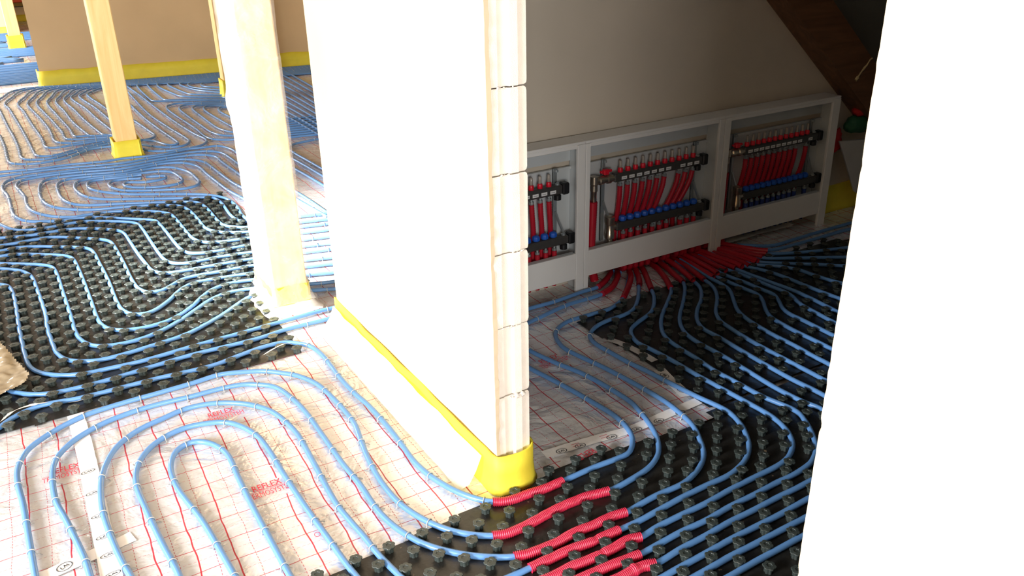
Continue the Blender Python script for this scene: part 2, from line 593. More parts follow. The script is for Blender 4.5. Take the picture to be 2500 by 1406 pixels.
mb.add(vs, [(0, 1, 2, 3), (7, 6, 5, 4), (0, 4, 5, 1), (1, 5, 6, 2), (2, 6, 7, 3), (3, 7, 4, 0)])
struct(mb.build('ceiling_slope', M['roof']))
# rafter against the gable wall
mb = MB()
vs = []
for yy in (2.92, 3.06):
    vs += [(1.4, yy, roofz(1.4)), (4.65, yy, roofz(4.65)), (4.65 + ox, yy, roofz(4.65) + oz), (1.4 + ox, yy, roofz(1.4) + oz)]
mb.add(vs, [(0, 1, 2, 3), (7, 6, 5, 4), (0, 4, 5, 1), (1, 5, 6, 2), (2, 6, 7, 3), (3, 7, 4, 0)])
tag(mb.build('roof_rafter', M['rafter']), 'dark brown sloping roof rafter above the right end of the cabinets', 'rafter')
# foam bead along the rafter's top
p0, p1 = Vector((3.91, 2.93, 0.80)), Vector((4.10, 2.93, 0.985))
path, rr = [], []
for i in range(26):
    t = i / 25
    p = p0.lerp(p1, t) + Vector((noise.noise((t * 9, 0, 1)) * 0.008, -0.01, noise.noise((t * 11, 3, 1)) * 0.008))
    path.append(p)
    rr.append(0.0045 + 0.0035 * abs(noise.noise((t * 17, 5, 1))) + (0.005 if t < 0.12 else 0))
tag(MB().tube(path, rr, 7).build('foam_bead', M['expanding_foam'], None, True), 'thin pale bead of expanding foam on the dark roof beside the rafter', 'foam bead')

# ------------------------------------------------------------------ floor sheets
def sheet(name, x0, x1, y0, y1, mat, z=0.0, amp=0.0025, step=0.03, inside=None, parent=None, seed=0, sc=5):
    nx, ny = max(1, int((x1 - x0) / step)), max(1, int((y1 - y0) / step))
    vs, fs, idx = [], [], {}

    def vert(i, j):
        if (i, j) not in idx:
            x, y = x0 + (x1 - x0) * i / nx, y0 + (y1 - y0) * j / ny
            h = amp * (noise.noise((x * sc, y * sc, seed)) + 0.6 * noise.noise((x * sc * 3, y * sc * 3, seed + 5)))
            idx[(i, j)] = len(vs)
            vs.append((x, y, z + h))
        return idx[(i, j)]
    for i in range(nx):
        for j in range(ny):
            x, y = x0 + (x1 - x0) * (i + .5) / nx, y0 + (y1 - y0) * (j + .5) / ny
            if inside is None or inside(x, y):
                fs.append((vert(i, j), vert(i + 1, j), vert(i + 1, j + 1), vert(i, j + 1)))
    return MB().add(vs, fs).build(name, mat, parent, True)


def rag(v, s): return 0.008 * noise.noise((v * 9, s, 0)) + 0.004 * noise.noise((v * 31, s, 3))


fa = sheet('foil_sheet', -1.6, 0.0, 0.9, 3.16, M['foil_a'], -0.003, 0.0025, 0.04)
tag(fa, 'silvery foil sheet with red grid at the lower left, left of the white tape', 'foil')
fb = sheet('foil_sheet', -0.05, 1.06, 0.9, 3.6, M['foil_b'], 0.0, 0.003, 0.03,
           inside=lambda x, y: True)
tag(fb, 'silvery foil sheet with red grid under the hairpin pipe loops beside the white wall', 'foil')
fc = sheet('foil_sheet', 1.15, 2.6, 1.80, 3.06, M['foil_right'], 0.0, 0.0035, 0.025,
           inside=lambda x, y: not (x > 1.975 + rag(y, 2) and y < 2.72))
tag(fc, 'shaded grey foil sheet with red grid behind the wall end, in front of the cabinets', 'foil')
fd = sheet('foil_sheet', -3.2, 4.4, 5.40, 10.5, M['foil_far'], 0.0, 0.002, 0.1, inside=lambda x, y: y < 10.55 - 0.1456 * max(0, x - 0.418) - 0.1)
tag(fd, 'wide foil floor sheet between the timber posts and the tan wall', 'foil')
fe = sheet('foil_sheet', 1.02, 4.4, 3.22, 5.42, M['foil_far'], 0.0, 0.002, 0.1)
tag(fe, 'glaring bright foil sheet behind the film wrapped post and the white wall', 'foil')
ff = sheet('foil_sheet', -3.2, 3.2, 10.72, 18.2, M['foil_far'], 0.0, 0.002, 0.2)
tag(ff, 'sunlit foil floor sheet beyond the left end of the tan wall', 'foil')
fg = sheet('foil_sheet', 2.6, 4.7, 2.70, 3.06, M['foil_right'], 0.0, 0.004, 0.04)
tag(fg, 'dark crumpled foil sheet under the rightmost cabinet', 'foil')

# knob boards
LAT = 0.0525
km = MB().lathe([(0.0125, 0.0), (0.0120, 0.012), (0.0128, 0.0155), (0.0172, 0.0185), (0.0178, 0.0215), (0.0165, 0.0228), (0.0075, 0.0234), (0.0068, 0.0218), (0.0030, 0.0218)],
                n=24, lobes=6, depth=0.10).mesh('knob', M['knob'], 'auto')
kv = [v.co.copy() for v in km.vertices]
kf = [tuple(p.vertices) for p in km.polygons]
PIPE_PTS = []          # filled by the pipes, used to keep the knobs clear


class Board:
    def __init__(self, label, inside, x0, x1, y0, y1, ox, oy, k=1.0):
        self.k = k
        self.o = sheet('knob_board', x0, x1, y0, y1, M['board'], 0.004, 0.001, 0.0125, inside)
        tag(self.o, label, 'insulation board')
        self.inside, self.b = inside, (x0, x1, y0, y1, ox, oy)

    def knobs(self, grid):
        x0, x1, y0, y1, ox, oy = self.b
        c = []
        j = math.floor((y0 - oy) / LAT)
        while oy + j * LAT < y1:
            i = math.floor((x0 - ox) / LAT)
            while ox + i * LAT < x1:
                if (i + j) % 2 == 0:
                    x, y = ox + i * LAT, oy + j * LAT
                    if x0 + .012 < x < x1 - .012 and y0 + .012 < y < y1 - .012 and self.inside(x, y):
                        p = Vector((x, y))
                        near = grid_near(grid, p)
                        if near is not None:
                            dd = p - near
                            L = dd.length
                            if L < 0.0245:
                                if L < 0.003: dd = Vector((0, 1)); L = 1
                                ok = False
                                for sgn in (1, -1):
                                    q = near + dd * (sgn * 0.0248 / L)
                                    n2 = grid_near(grid, q)
                                    if (q - n2).length > 0.0185:
                                        ok = True
                                        break
                                if not ok:
                                    i += 1
                                    continue
                                p = q
                        if not self.inside(p.x, p.y) or any((p - q).length < 0.038 for q in c[-60:]):
                            i += 1
                            continue
                        c.append(p)
                i += 1
            j += 1
        eye = Vector((0, 0))

        def seen(p):
            r = Vector((p.x, p.y, 0.02)) - EYE
            u, v, d = r.dot(RIGHT), r.dot(DOWN), r.dot(FWD)
            if d <= 0.1: return False
            return -60 < 1250 + FPX * u / d < 2300 and -40 < 703 + FPX * v / d < 1450
        c = [p for p in c if seen(p)]
        c.sort(key=lambda p: p.length)
        for p in c[:300]:
            o = link('knob', km, self.o)
            o.location = (p.x, p.y, 0.003)
            o.rotation_euler = (0, 0, random.uniform(-.2, .2))
            o.scale = (self.k, self.k, 1)
        if len(c) > 300:
            m = MB()
            for p in c[300:]:
                m.add([(v.x * self.k + p.x, v.y * self.k + p.y, v.z + 0.003) for v in kv], kf)
            o = m.build('knobs', M['knob'], self.o, 'auto')
            o['kind'] = 'stuff'


GR = {}


def grid_add(p):
    GR.setdefault((int(p.x // 0.05), int(p.y // 0.05)), []).append(Vector((p.x, p.y)))


def grid_near(g, p):
    best, bd = None, 1
    a, b = int(p.x // 0.05), int(p.y // 0.05)
    for i in (-1, 0, 1):
        for j in (-1, 0, 1):
            for q in g.get((a + i, b + j), ()):
                d = (q - p).length
                if d < bd: best, bd = q, d
    return best


def in_left(x, y):
    if y < 3.072 + rag(x, 1): return False
    if y > 5.46 + rag(x, 4): return False
    if y < 3.78: return x < 0.825 + rag(y, 6)
    if y < 4.6: return x < 1.10
    return x < 1.085 + rag(y, 7)


def in_a(x, y): return y < (1.785 + 0.055 * max(0, min(1, (x - 0.48) / 0.75)) if x < 1.25 else 1.842 - 0.06 * max(0, (x - 1.42) / 0.45) if x < 1.9 else 1.83) + rag(x, 8) * 0.5


def in_b(x, y): return x > 1.945 + 0.015 * math.sin(y * 9) + rag(y, 9) and y < 2.76 - 0.03 * max(0, x - 2.6) and y < 2.66 + 0.2 * (x - 1.95) + 0.02


bl = Board('black knobbed board left of the film wrapped post', in_left, -1.1, 1.10, 3.05, 5.48, -0.135, 3.09, 1.16)
ba = Board('black knobbed board under the red sleeves at the bottom right', in_a, 0.40, 3.7, 0.75, 1.86, 1.121, 1.7325)
bb = Board('dark knobbed board between the cabinets and the grey foil', in_b, 1.92, 3.7, 1.85, 2.78, 1.121 + LAT, 1.7325 + LAT * 3)

# ------------------------------------------------------------------ pipes
R = 0.0095
ZP = 0.0135
clip_m = MB()
arc = [Vector((0, math.cos(a) * 0.0112, 0.0135 + math.sin(a) * 0.0112)) for a in [math.radians(q) for q in range(-20, 201, 22)]]
arc = [Vector((0, 0.0125, 0.001))] + arc + [Vector((0, -0.0125, 0.001))]
clip_m.tube(arc, 0.0018, 5)
clip_m.tube([Vector((0, 0.0125, 0.0035)), Vector((0.004, 0.019, 0.004)), Vector((0.012, 0.026, 0.003))], [0.0022, 0.0018, 0.001], 4)
clip_m.tube([Vector((0, -0.0125, 0.0035)), Vector((-0.003, -0.019, 0.003))], [0.0022, 0.001], 4)
clip_me = clip_m.mesh('clip', M['clip'], True)


def in_board(x, y):
    return (in_left(x, y) and -1.1 < x < 1.1) or (x > 0.4 and y < 1.86 and in_a(x, y)) or (1.92 < x and 1.85 < y < 2.78 and in_b(x, y))


PIPES = []


def pipe(s, label, clip=0.17, group=None, step=0.022, sides=8, mat='pipe', r=R, clip_from=0, extra=None, z=ZP, name='heating_pipe'):
    P = pts(s, z) if isinstance(s, str) else s
    if extra: P = P + [Vector(e) for e in extra]
    Q = spline(P, step)
    o = MB().tube(Q, r, sides).build(name, M[mat], None, True)
    tag(o, label, 'pipe', group)
    prev = Q[0]
    for a, b in zip(Q, Q[1:]):
        grid_add(a)
        if step > 0.012:
            grid_add(a.lerp(b, 0.5))
    if clip:
        acc, nxt = 0, clip * random.uniform(0.3, 1)
        for a, b in zip(Q, Q[1:]):
            acc += (b - a).length
            if acc > nxt:
                nxt = acc + clip * random.uniform(0.6, 1.3)
                if not in_board(a.x, a.y):
                    c = link('clip', clip_me, o)
                    t = b - a
                    c.location = (a.x, a.y, a.z - 0.0135)
                    c.rotation_euler = (0, 0, math.atan2(t.y, t.x) + (PI if random.random() < .5 else 0))
    return o


ORD = ['first', 'second', 'third', 'fourth', 'fifth', 'sixth', 'seventh', 'eighth', 'ninth', 'tenth', 'eleventh', 'twelfth', 'thirteenth', 'fourteenth', 'fifteenth', 'sixteenth', 'seventeenth', 'eighteenth', 'nineteenth', 'twentieth', 'twenty-first', 'twenty-second', 'twenty-third', 'twenty-fourth', 'twenty-fifth']

# --- hairpin loops on the near foil
pipe('585,1430 567,1395 496,1274 440,1201 424,1171 417,1136 430,1102 461,1082 491,1078 526,1087 556,1110 582,1166 621,1244 660,1317 690,1373 722,1430',
     'blue pipe making the innermost hairpin loop on the near foil')
pipe('445,1430 435,1399 396,1326 353,1235 334,1188 332,1153 345,1119 371,1089 409,1063 457,1043 509,1033 552,1031 590,1041 629,1065 659,1102 690,1153 735,1221 768,1268 805,1319 838,1366 866,1402 890,1430',
     'blue pipe of the second hairpin loop counted from the innermost on the near foil')
pipe('329,1430 319,1406 297,1369 267,1300 250,1244 246,1197 248,1166 259,1132 280,1097 306,1072 345,1046 397,1022 453,998 517,985 578,984 625,991 670,1008 721,1053 745,1091 768,1133 819,1226 852,1268 889,1310 927,1357 973,1403 1005,1432',
     'blue pipe of the third hairpin loop counted from the innermost on the near foil')
S3 = '1256,1359 1294,1351 1357,1326 1408,1298 1459,1278 1497,1260 1529,1251'
S2 = '1203,1308 1243,1301 1294,1278 1345,1250 1383,1232 1433,1212 1486,1199'
S1 = '1203,1225 1243,1222 1286,1207 1332,1192 1375,1174'
S4 = '1294,1387 1337,1367 1395,1341 1446,1323 1479,1308 1512,1294'
S5 = '1300,1428 1352,1406 1395,1384 1446,1364 1497,1339 1534,1318 1565,1311'
S6 = '1380,1430 1433,1406 1484,1384 1522,1369 1562,1354'
S7 = '1470,1430 1522,1406 1547,1392 1572,1382 1600,1377'
pipe('226,1430 220,1406 207,1365 185,1317 159,1265 138,1227 129,1184 129,1145 138,1119 151,1102 185,1072 241,1039 302,1013 375,990 474,966 530,951 590,939 647,940 675,946 707,967 745,1004 791,1067 838,1133 880,1184 922,1245 959,1282 997,1308 1043,1331 1113,1350 1183,1359 ' + S3 +
     ' 1560,1233 1604,1209 1667,1181 1695,1157 1712,1133 1718,1105 1710,1076 1693,1041 1659,1007 1611,972 1486,903 1387,856 1369,842 1356,819 1362,802 1386,785 1440,768 1488,754 1522,727 1530,700 1538,668',
     'blue pipe running from the near foil through the third red sleeve to the cabinets')
pipe('90,1430 86,1406 73,1330 56,1231 43,1179 43,1145 56,1115 73,1093 129,1054 198,1018 259,996 323,977 388,959 474,934 539,914 612,907 647,906 693,911 726,917 773,937 810,969 843,1004 866,1035 880,1072 899,1119 927,1170 964,1217 997,1245 1034,1268 1081,1289 1137,1303 ' + S2 +
     ' 1555,1162 1590,1136 1607,1106 1605,1072 1590,1041 1564,1007 1534,977 1430,916 1348,882 1294,856 1270,838 1262,818 1275,800 1290,788 1311,778 1386,744 1471,717 1500,690 1514,665',
     'blue pipe running from the near foil through the second red sleeve')
pipe('-30,1062 0,1043 25,1024 65,1003 112,987 194,972 302,945 388,923 517,893 600,862 647,846 693,836 731,839 759,846 787,867 810,895 833,925 866,960 903,993 945,1039 978,1081 1011,1126 1043,1156 1085,1184 1127,1205 1169,1219 ' + S1 +
     ' 1452,1140 1503,1121 1534,1106 1544,1084 1542,1063 1525,1037 1495,1011 1452,985 1400,955 1344,925 1294,899 1262,878 1240,840 1240,790 1262,768 1290,754 1352,737 1420,713 1461,700 1485,680 1497,662',
     'blue pipe with torn film strips, along the white wall to the nearest red sleeve')

# --- right room loops through the other sleeves
pipe('1170,1440 1235,1413 ' + S4 + ' 1560,1272 1604,1248 1664,1215 1725,1185 1778,1161 1804,1141 1821,1120 1828,1098 1827,1076 1809,1037 1775,1003 1702,968 1624,929 1576,904 1539,887 1488,859 1454,839 1440,822 1447,805 1471,788 1539,761 1556,734 1559,696 1550,660',
     'blue pipe leading to the fourth red sleeve counted from the wall end', 0.2)
pipe(S5 + ' 1604,1287 1664,1257 1725,1228 1778,1198 1843,1165 1899,1137 1921,1120 1933,1099 1934,1076 1917,1046 1883,1016 1811,975 1743,938 1692,910 1641,880 1590,853 1556,836 1541,815 1542,802 1556,788 1590,761 1597,727 1590,706 1568,655',
     'blue pipe leading to the fifth red sleeve counted from the wall end', 0)
pipe(S6 + ' 1604,1331 1664,1298 1725,1270 1778,1239 1843,1207 1897,1178 1930,1163 1963,1143 1982,1126 1993,1095 1986,1067 1969,1033 1943,1003 1862,968 1794,931 1743,904 1702,876 1658,849 1624,822 1614,795 1617,768 1631,734 1638,703 1605,655',
     'blue pipe leading to the sixth red sleeve counted from the wall end', 0)
pipe(S7 + ' 1664,1339 1725,1307 1778,1276 1843,1244 1897,1215 1941,1194 1971,1178 2035,1143 2062,1100 2052,1050 2008,1000 1964,982 1896,948 1828,907 1760,866 1709,839 1675,815 1661,791 1660,768 1668,737 1672,703 1665,686 1615,640',
     'blue pipe leading to the seventh red sleeve counted from the wall end', 0)
rest = ['1580,1430 1625,1405 1664,1383 1725,1350 1778,1320 1843,1287 1908,1254 1965,1222 2090,1155 2120,1100 2095,1020 2012,965 1930,924 1845,876 1794,846 1753,822 1716,802 1702,781 1702,757 1712,730 1709,703 1689,683 1635,640',
        '1655,1430 1701,1405 1725,1392 1778,1361 1843,1328 1908,1294 1958,1268 2150,1168 2190,1090 2140,1000 2012,927 1896,866 1828,829 1780,799 1758,783 1748,763 1749,747 1751,726 1742,702 1719,683 1650,638',
        '1740,1430 1791,1402 1843,1372 1908,1337 1952,1313 2200,1182 2250,1090 2190,985 2019,886 1989,871 1939,843 1891,819 1852,797 1824,779 1802,759 1792,736 1782,710 1766,696 1740,682 1660,634',
        '2330,1005 2025,849 1989,831 1939,807 1899,785 1883,775 1869,755 1862,734 1848,718 1820,706 1780,689 1740,671 1672,632',
        '2320,965 2029,816 1999,801 1959,781 1929,767 1911,753 1901,734 1887,718 1863,708 1820,690 1760,667 1690,629',
        '2300,918 2037,787 1999,767 1969,751 1951,740 1935,724 1919,714 1869,694 1820,674 1770,656 1705,624',
        '2300,874 2043,760 2019,748 1979,728 1939,710 1879,688 1800,658 1718,619',
        '2300,815 2045,727 1989,706 1949,690 1909,674 1860,659 1806,647 1730,616',
        '2300,750 2053,691 2019,682 1979,669 1947,658 1899,650 1830,644 1745,612',
        '2300,655 2057,649 1999,646 1919,643 1845,638 1760,609',
        '2300,626 2062,628 1939,630 1855,629 1768,604',
        '2240,585 2066,605 1970,615 1868,619 1780,603',
        '2200,540 2073,560 1998,581 1930,600 1872,611 1790,602',
        '2200,515 2075,545 2000,566 1940,584 1880,600 1800,598']
for i, s in enumerate(rest):
    P = pts(s, ZP)
    if i > 2:          # these run on over the board towards the eaves
        d = (P[0] - P[1]).normalized()
        e = P[0] + d * 0.25
        P = [Vector((e.x + 0.5, min(2.72, e.y - 0.06), ZP)), e] + P
    pipe(P, 'blue pipe in the dim room, %s of those right of the seventh red sleeve' % ORD[i], 0, None, 0.026)

# --- sleeves: corrugated tubes slid over the pipes
def sleeve(s, label, r0=0.0138, amp=0.0015, pitch=0.0056, kink=()):
    Q = spline(pts(s, ZP + 0.001), pitch / 4)
    rr = []
    for i, p in enumerate(Q):
        t = i / len(Q)
        r = r0 + amp * math.cos(i * PI / 2)
        for c, w_, h in kink:
            r += h * math.exp(-((t - c) / w_) ** 2)
        rr.append(r)
    Q2 = [p + Vector((0, 0, 0.0015 * noise.noise((p.x * 30, p.y * 30, 2)))) for p in Q]
    o = MB().tube(Q2, rr, 12, True).build('corrugated_sleeve', M['sleeve'], None, True)
    tag(o, label, 'sleeve', 'red corrugated sleeves on the pipes at the wall end')
    for p in Q: grid_add(p)
    return o


for i, (s, kk) in enumerate([(S1, ()), (S2, ()), (S3, ()), (S4, ((0.72, 0.03, -0.0025),)), (S5, ((0.62, 0.02, -0.002),)), (S6, ()), (S7, ((0.62, 0.05, 0.004), (0.9, 0.1, 0.002)))]):
    sleeve(s, 'red corrugated sleeve %s' % ['nearest the yellow foam at the wall end', 'second nearest the wall end, with a frayed right end', 'third nearest the wall end, longest of the fully visible ones', 'fourth from the wall end, pale split near its right end', 'fifth from the wall end, cut by the lower edge', 'sixth from the wall end, short and cut by the lower edge', 'farthest from the wall end, bulging at the bottom'][i], kink=kk)

# --- left black board
BP = ['-30,925 0,942 43,959 108,962 172,951 259,929 388,890 474,865 625,828 700,804 784,783 830,772',
      '-30,693 0,694 19,698 30,710 38,739 47,800 54,834 62,869 73,895 99,910 151,916 207,912 259,901 345,882 466,847 603,809 731,773 782,759 830,748',
      '-30,655 0,656 19,657 54,662 77,675 90,704 112,768 116,800 129,839 142,865 172,880 237,880 302,865 352,850 448,819 499,794 544,768 586,739 614,723 660,712 775,708 830,704',
      '-30,642 0,643 90,646 125,651 138,666 154,714 173,771 186,813 205,835 240,845 304,838 368,819 432,787 480,755 518,730 560,714 621,704 775,692 830,686',
      '-30,627 0,626 32,621 96,621 154,624 176,630 189,650 205,688 224,739 240,781 259,800 294,806 352,800 416,781 464,752 496,723 525,704 570,690 624,683 775,669 830,664',
      '-30,617 0,613 42,605 83,602 160,603 211,606 227,614 243,643 266,688 285,736 301,758 330,768 368,762 410,736 442,707 474,691 544,678 624,666 775,648 830,642',
      '-30,605 0,600 32,595 80,586 128,579 208,582 256,586 272,592 285,611 304,646 323,685 342,707 368,714 400,707 429,691 458,678 544,662 621,648 775,632 830,627',
      '-30,584 0,581 64,576 128,566 166,560 224,558 282,562 301,568 317,589 336,618 358,646 374,662 400,667 432,664 512,650 618,632 775,612 830,606',
      '-30,532 0,547 32,560 64,562 128,554 192,542 224,540 314,542 336,547 349,560 368,589 390,621 406,637 426,643 464,642 528,629 614,616 775,597 830,592',
      '611,598 544,611 493,618 464,618 445,611 429,595 406,566 387,544 378,538 346,536 256,531 208,531 144,539 90,541 58,538 35,525 26,499 19,477 6,461 12,446 29,438 55,432 117,424 200,414 300,405 391,389 459,380 487,378 509,379 528,383 541,394 569,414 589,428 640,464',
      '611,581 544,590 506,592 480,587 464,576 448,557 429,534 416,523 394,518 336,515 272,517 224,523 176,530 128,528 86,518 67,502 61,480 48,464 40,454 50,442 80,435 130,427 200,420 300,412 368,400 414,392 446,389 478,391 500,396 518,408 541,426 569,446 594,460 640,490',
      '608,566 560,568 525,565 502,557 486,538 464,515 448,506 432,502 384,501 320,504 224,512 160,510 122,502 102,486 96,464 99,450 112,440 144,433 200,427 300,419 346,410 391,401 437,397 464,400 487,408 505,424 528,442 557,464 594,485 640,512',
      '605,555 570,554 547,550 531,538 509,512 493,499 480,494 448,493 400,494 288,498 218,501 179,498 154,486 141,464 141,449 154,441 192,434 300,425 334,419 366,412 409,408 441,413 464,421 480,435 487,444 480,453 459,459 434,462 391,464 323,466 290,463 266,452 276,442 310,437 345,436',
      '602,541 582,538 563,525 544,499 528,486 512,482 448,484 320,486 250,486 211,480 189,467 182,454 192,443 224,436 300,429 361,421 396,418 421,421 437,430 446,439 439,447 414,453 382,457 334,458 309,455 302,449 314,445 341,445 361,444 391,439 405,434 400,429 384,430 357,432',
      '640,560 592,526 582,509 566,493 544,482 493,475 384,474 314,474 256,469 224,462 213,452 221,443 256,437 300,433 345,427']
BL = ['nearest the front edge of the board', 'second from the front edge', 'third from the front edge', 'fourth from the front edge', 'fifth from the front edge', 'sixth from the front edge', 'seventh from the front edge', 'eighth from the front edge', 'ninth from the front edge']
for i, s in enumerate(BP):
    if i < 9:
        lab = 'blue pipe bent across the left black board, ' + BL[i]
    else:
        lab = 'blue pipe looping from the left board round onto the foil, %s from the outermost' % ORD[i - 9]
        if 'right' in lab: pass
        # run on behind the post to the right
        if i < 14:
            y0 = float(s.split(' ')[0].split(',')[1])
            s = '830,%g 775,%g %s' % (y0 - 24, y0 - 17, s)
    pipe(s, lab, 0.2, None, 0.03)

# --- pipes beyond, around the second post
def zoomed(ox, oy, k, s):
    return ' '.join('%.1f,%.1f' % (ox + float(a.split(',')[0]) * k, oy + float(a.split(',')[1]) * k) for a in s.split())


Z1 = lambda s: zoomed(0, 225, 0.1956, s)
Z2 = lambda s: zoomed(300, 180, 0.2276, s)
pipe('-40,424 0,420 94,412 160,403 256,394 300,387 391,378 459,364 500,360 528,356 550,359 569,366 582,376 640,415 713,462 757,490 800,520',
     'distant blue pipe directly in front of the second post, farthest run of the straight bundle', 0.35, None, 0.04, 6)
pipe('-40,436 0,430 66,421 160,410 300,398 368,386 437,376 473,371 512,369 541,373 562,385 584,401 640,437 720,484 755,504 800,530',
     'distant blue pipe in front of the second post, second farthest of the straight bundle', 0.35, None, 0.04, 6)
AW, BW = Vector((0.418, 10.55, 0)), Vector((4.4, 9.97, 0))
DW = (BW - AW).normalized()
NW = Vector((DW.y, -DW.x, 0))


def lane(k, x0):
    """points of a run along the tan wall, k-th from the wall, from x0 to the right"""
    out = []
    for x in (x0, x0 + 0.5, 1.6, 2.6, 3.6):
        if x < x0: continue
        p = AW + DW * ((x - AW.x) / DW.x) + NW * (0.07 + 0.034 * k)
        out.append(Vector((p.x, p.y, ZP)))
    return sorted(out, key=lambda p: p.x)


cc = ['0,540 60,680 95,830 140,885 300,900 500,885 620,865 800,830 900,800 1100,720 1250,690 1370,680 1420,676',
      '-60,140 0,230 110,450 170,550 220,660 245,740 260,800 320,840 500,840 650,825 850,770 1100,700 1370,640 1420,630',
      '60,150 110,200 200,340 300,510 380,660 420,740 460,790 560,800 700,785 850,745 1000,700 1370,610 1420,600',
      '225,150 300,240 400,400 500,540 545,620 560,670 620,695 760,685 900,660 1370,590 1420,583',
      '345,145 400,220 500,320 600,440 650,530 670,590 720,625 840,635 1000,625 1370,575 1420,568',
      '460,140 560,260 640,340 720,430 780,500 800,550 840,585 950,590 1100,580 1370,560 1420,555',
      '590,135 700,270 800,380 880,470 920,540 960,555 1100,545 1370,545 1420,543',
      '700,120 800,230 900,360 1000,450 1090,520 1130,545 1200,548 1400,540',
      '800,100 930,220 1050,340 1180,450 1260,510 1290,530 1400,533',
      '890,75 1080,210 1200,320 1340,430 1420,495',
      '990,55 1200,200 1320,300 1440,400',
      '1090,35 1280,170 1400,260 1500,350']
for i, s in enumerate(cc):
    P = pts(Z1(s), ZP)
    if i: 
        L = lane(i, P[0].x + 0.28)
        P = L[::-1] + [P[0].lerp(L[0], 0.35) + Vector((-0.03, 0.02, 0))] + P
    pipe(P, 'distant blue pipe turning towards the second post from the left, %s of them' % ORD[i], 0.075 if i < 7 else 0.13, None, 0.045, 6, 'pipe')
dd = [('100,490 150,520 310,630 345,660 320,690 200,715 150,722', 0),
      ('80,330 240,480 400,600 560,710 595,745 540,765 470,760 330,720 200,710 150,708', 0),
      ('60,200 280,430 500,580 680,690 715,730 640,775 480,790 340,780 200,760 150,750', 0),
      ('40,130 180,230 400,400 600,540 780,650 870,690 900,720 850,765 700,800 430,830 260,825 225,808', 0)]
for i, (s, k) in enumerate(dd):
    pipe(Z2(s), 'distant blue pipe with a sharp hook right of the second post, %s from it' % ORD[i], 0.2, None, 0.045, 6)
ee = ['150,125 300,280 340,294 500,290 800,284 1100,288 1250,290', '260,115 430,270 470,283 700,276 1100,275 1250,276', '370,110 400,150 560,220 620,240 800,250 1100,255',
      '480,108 520,140 700,215 760,222 1100,232', '610,105 640,130 800,175 1100,205', '700,108 730,140 860,160 1100,180', '840,108 870,135 1020,145 1150,155']
for i, s in enumerate(ee):
    P = pts(Z2(s), ZP)
    L = lane(12 + i * 0.8, P[0].x + 0.3)
    P = L[::-1] + [P[0].lerp(L[0], 0.35) + Vector((-0.03, 0.02, 0))] + P
    pipe(P, 'distant dark pipe hooking away from the tan wall, %s from the second post' % ORD[i], 0.0, None, 0.05, 6)
gg = ['1250,300 1100,303 600,318 490,340 470,365 530,420 800,600 880,670 960,700 1100,710 1200,705 1300,702',
      '1250,312 1100,318 700,330 620,350 610,380 680,440 850,560 960,630 1070,660 1200,665 1300,664',
      '1250,325 1100,330 800,342 750,360 760,390 850,460 1000,570 1080,605 1200,630 1300,636',
      '1250,338 1150,343 900,347 870,370 890,400 1000,470 1190,575 1300,620',
      '1250,350 1150,357 1050,360 1025,380 1050,410 1180,480 1300,560']
for i, s in enumerate(gg):
    pipe(Z2(s), 'distant dark pipe bending round in front of the third post, %s from the left' % ORD[i], 0.3, None, 0.045, 6)
# right of the wrapped post
for k in range(10):
    y = 150 + 12 * k
    pipe('640,%g 680,%g 720,%g 790,%g' % (y - 4, y + 16, y + 37, y + 78), 'far slanting pipe between the wrapped post and the white wall, %s from the top' % ORD[k], 0, 'slanting far pipes right of the wrapped post', 0.08, 6)
for k in range(9):
    y = 290 + 5.6 * k
    pipe('625,%g 690,%g 740,%g 800,%g' % (y + 9, y + 2, y - 3, y - 9), 'far level pipe between the wrapped post and the white wall, %s from the top' % ORD[k], 0, 'level far pipes right of the wrapped post', 0.08, 6)
pipe('800,335 738,347 715,353 707,362 720,374 750,391 800,420', 'far pipe turning back in a hook between the wrapped post and the white wall', 0.3, None, 0.04, 6)
for k, (y0, y1) in enumerate([(383, 404), (405, 426)]):
    pipe('640,%g 707,%g 745,%g 800,%g' % (y0 - 36, y0, y1, y1 + 33), 'pipe slanting over the glaring foil right of the wrapped post, %s' % ['upper one', 'lower one'][k], 0, None, 0.05, 6)

# far sunlit runs beyond the tan wall's end: too many to count
m = MB()
for k in range(50):
    y = 10.95 + 0.105 * k
    x1 = 0.65 - 0.0 * k
    P = [Vector((x, y + 0.02 * math.sin(k * 3 + x), ZP)) for x in (-3.0, -2.0, -1.0, 0.0, 1.2)]
    if 14 < k < 22 or 30 < k < 40:
        q = -0.04 - 0.04 * ((k * 7) % 8)
        P = [Vector((x, y, ZP)) for x in (-3.0, -2.0, -1.0, -q)] + [Vector((-q + 0.08, y + 0.04, ZP)), Vector((-q, y + 0.085, ZP)), Vector((-1.2, y + 0.07, ZP))]
    m.tube(spline(P, 0.12), 0.0145, 6)
tag(m.build('pipe_field', M['pipe'], None, True), 'sunlit mass of blue pipes on the far floor beyond the tan wall', 'pipes', None, 'stuff')

bl.knobs(GR)
ba.knobs(GR)
bb.knobs(GR)

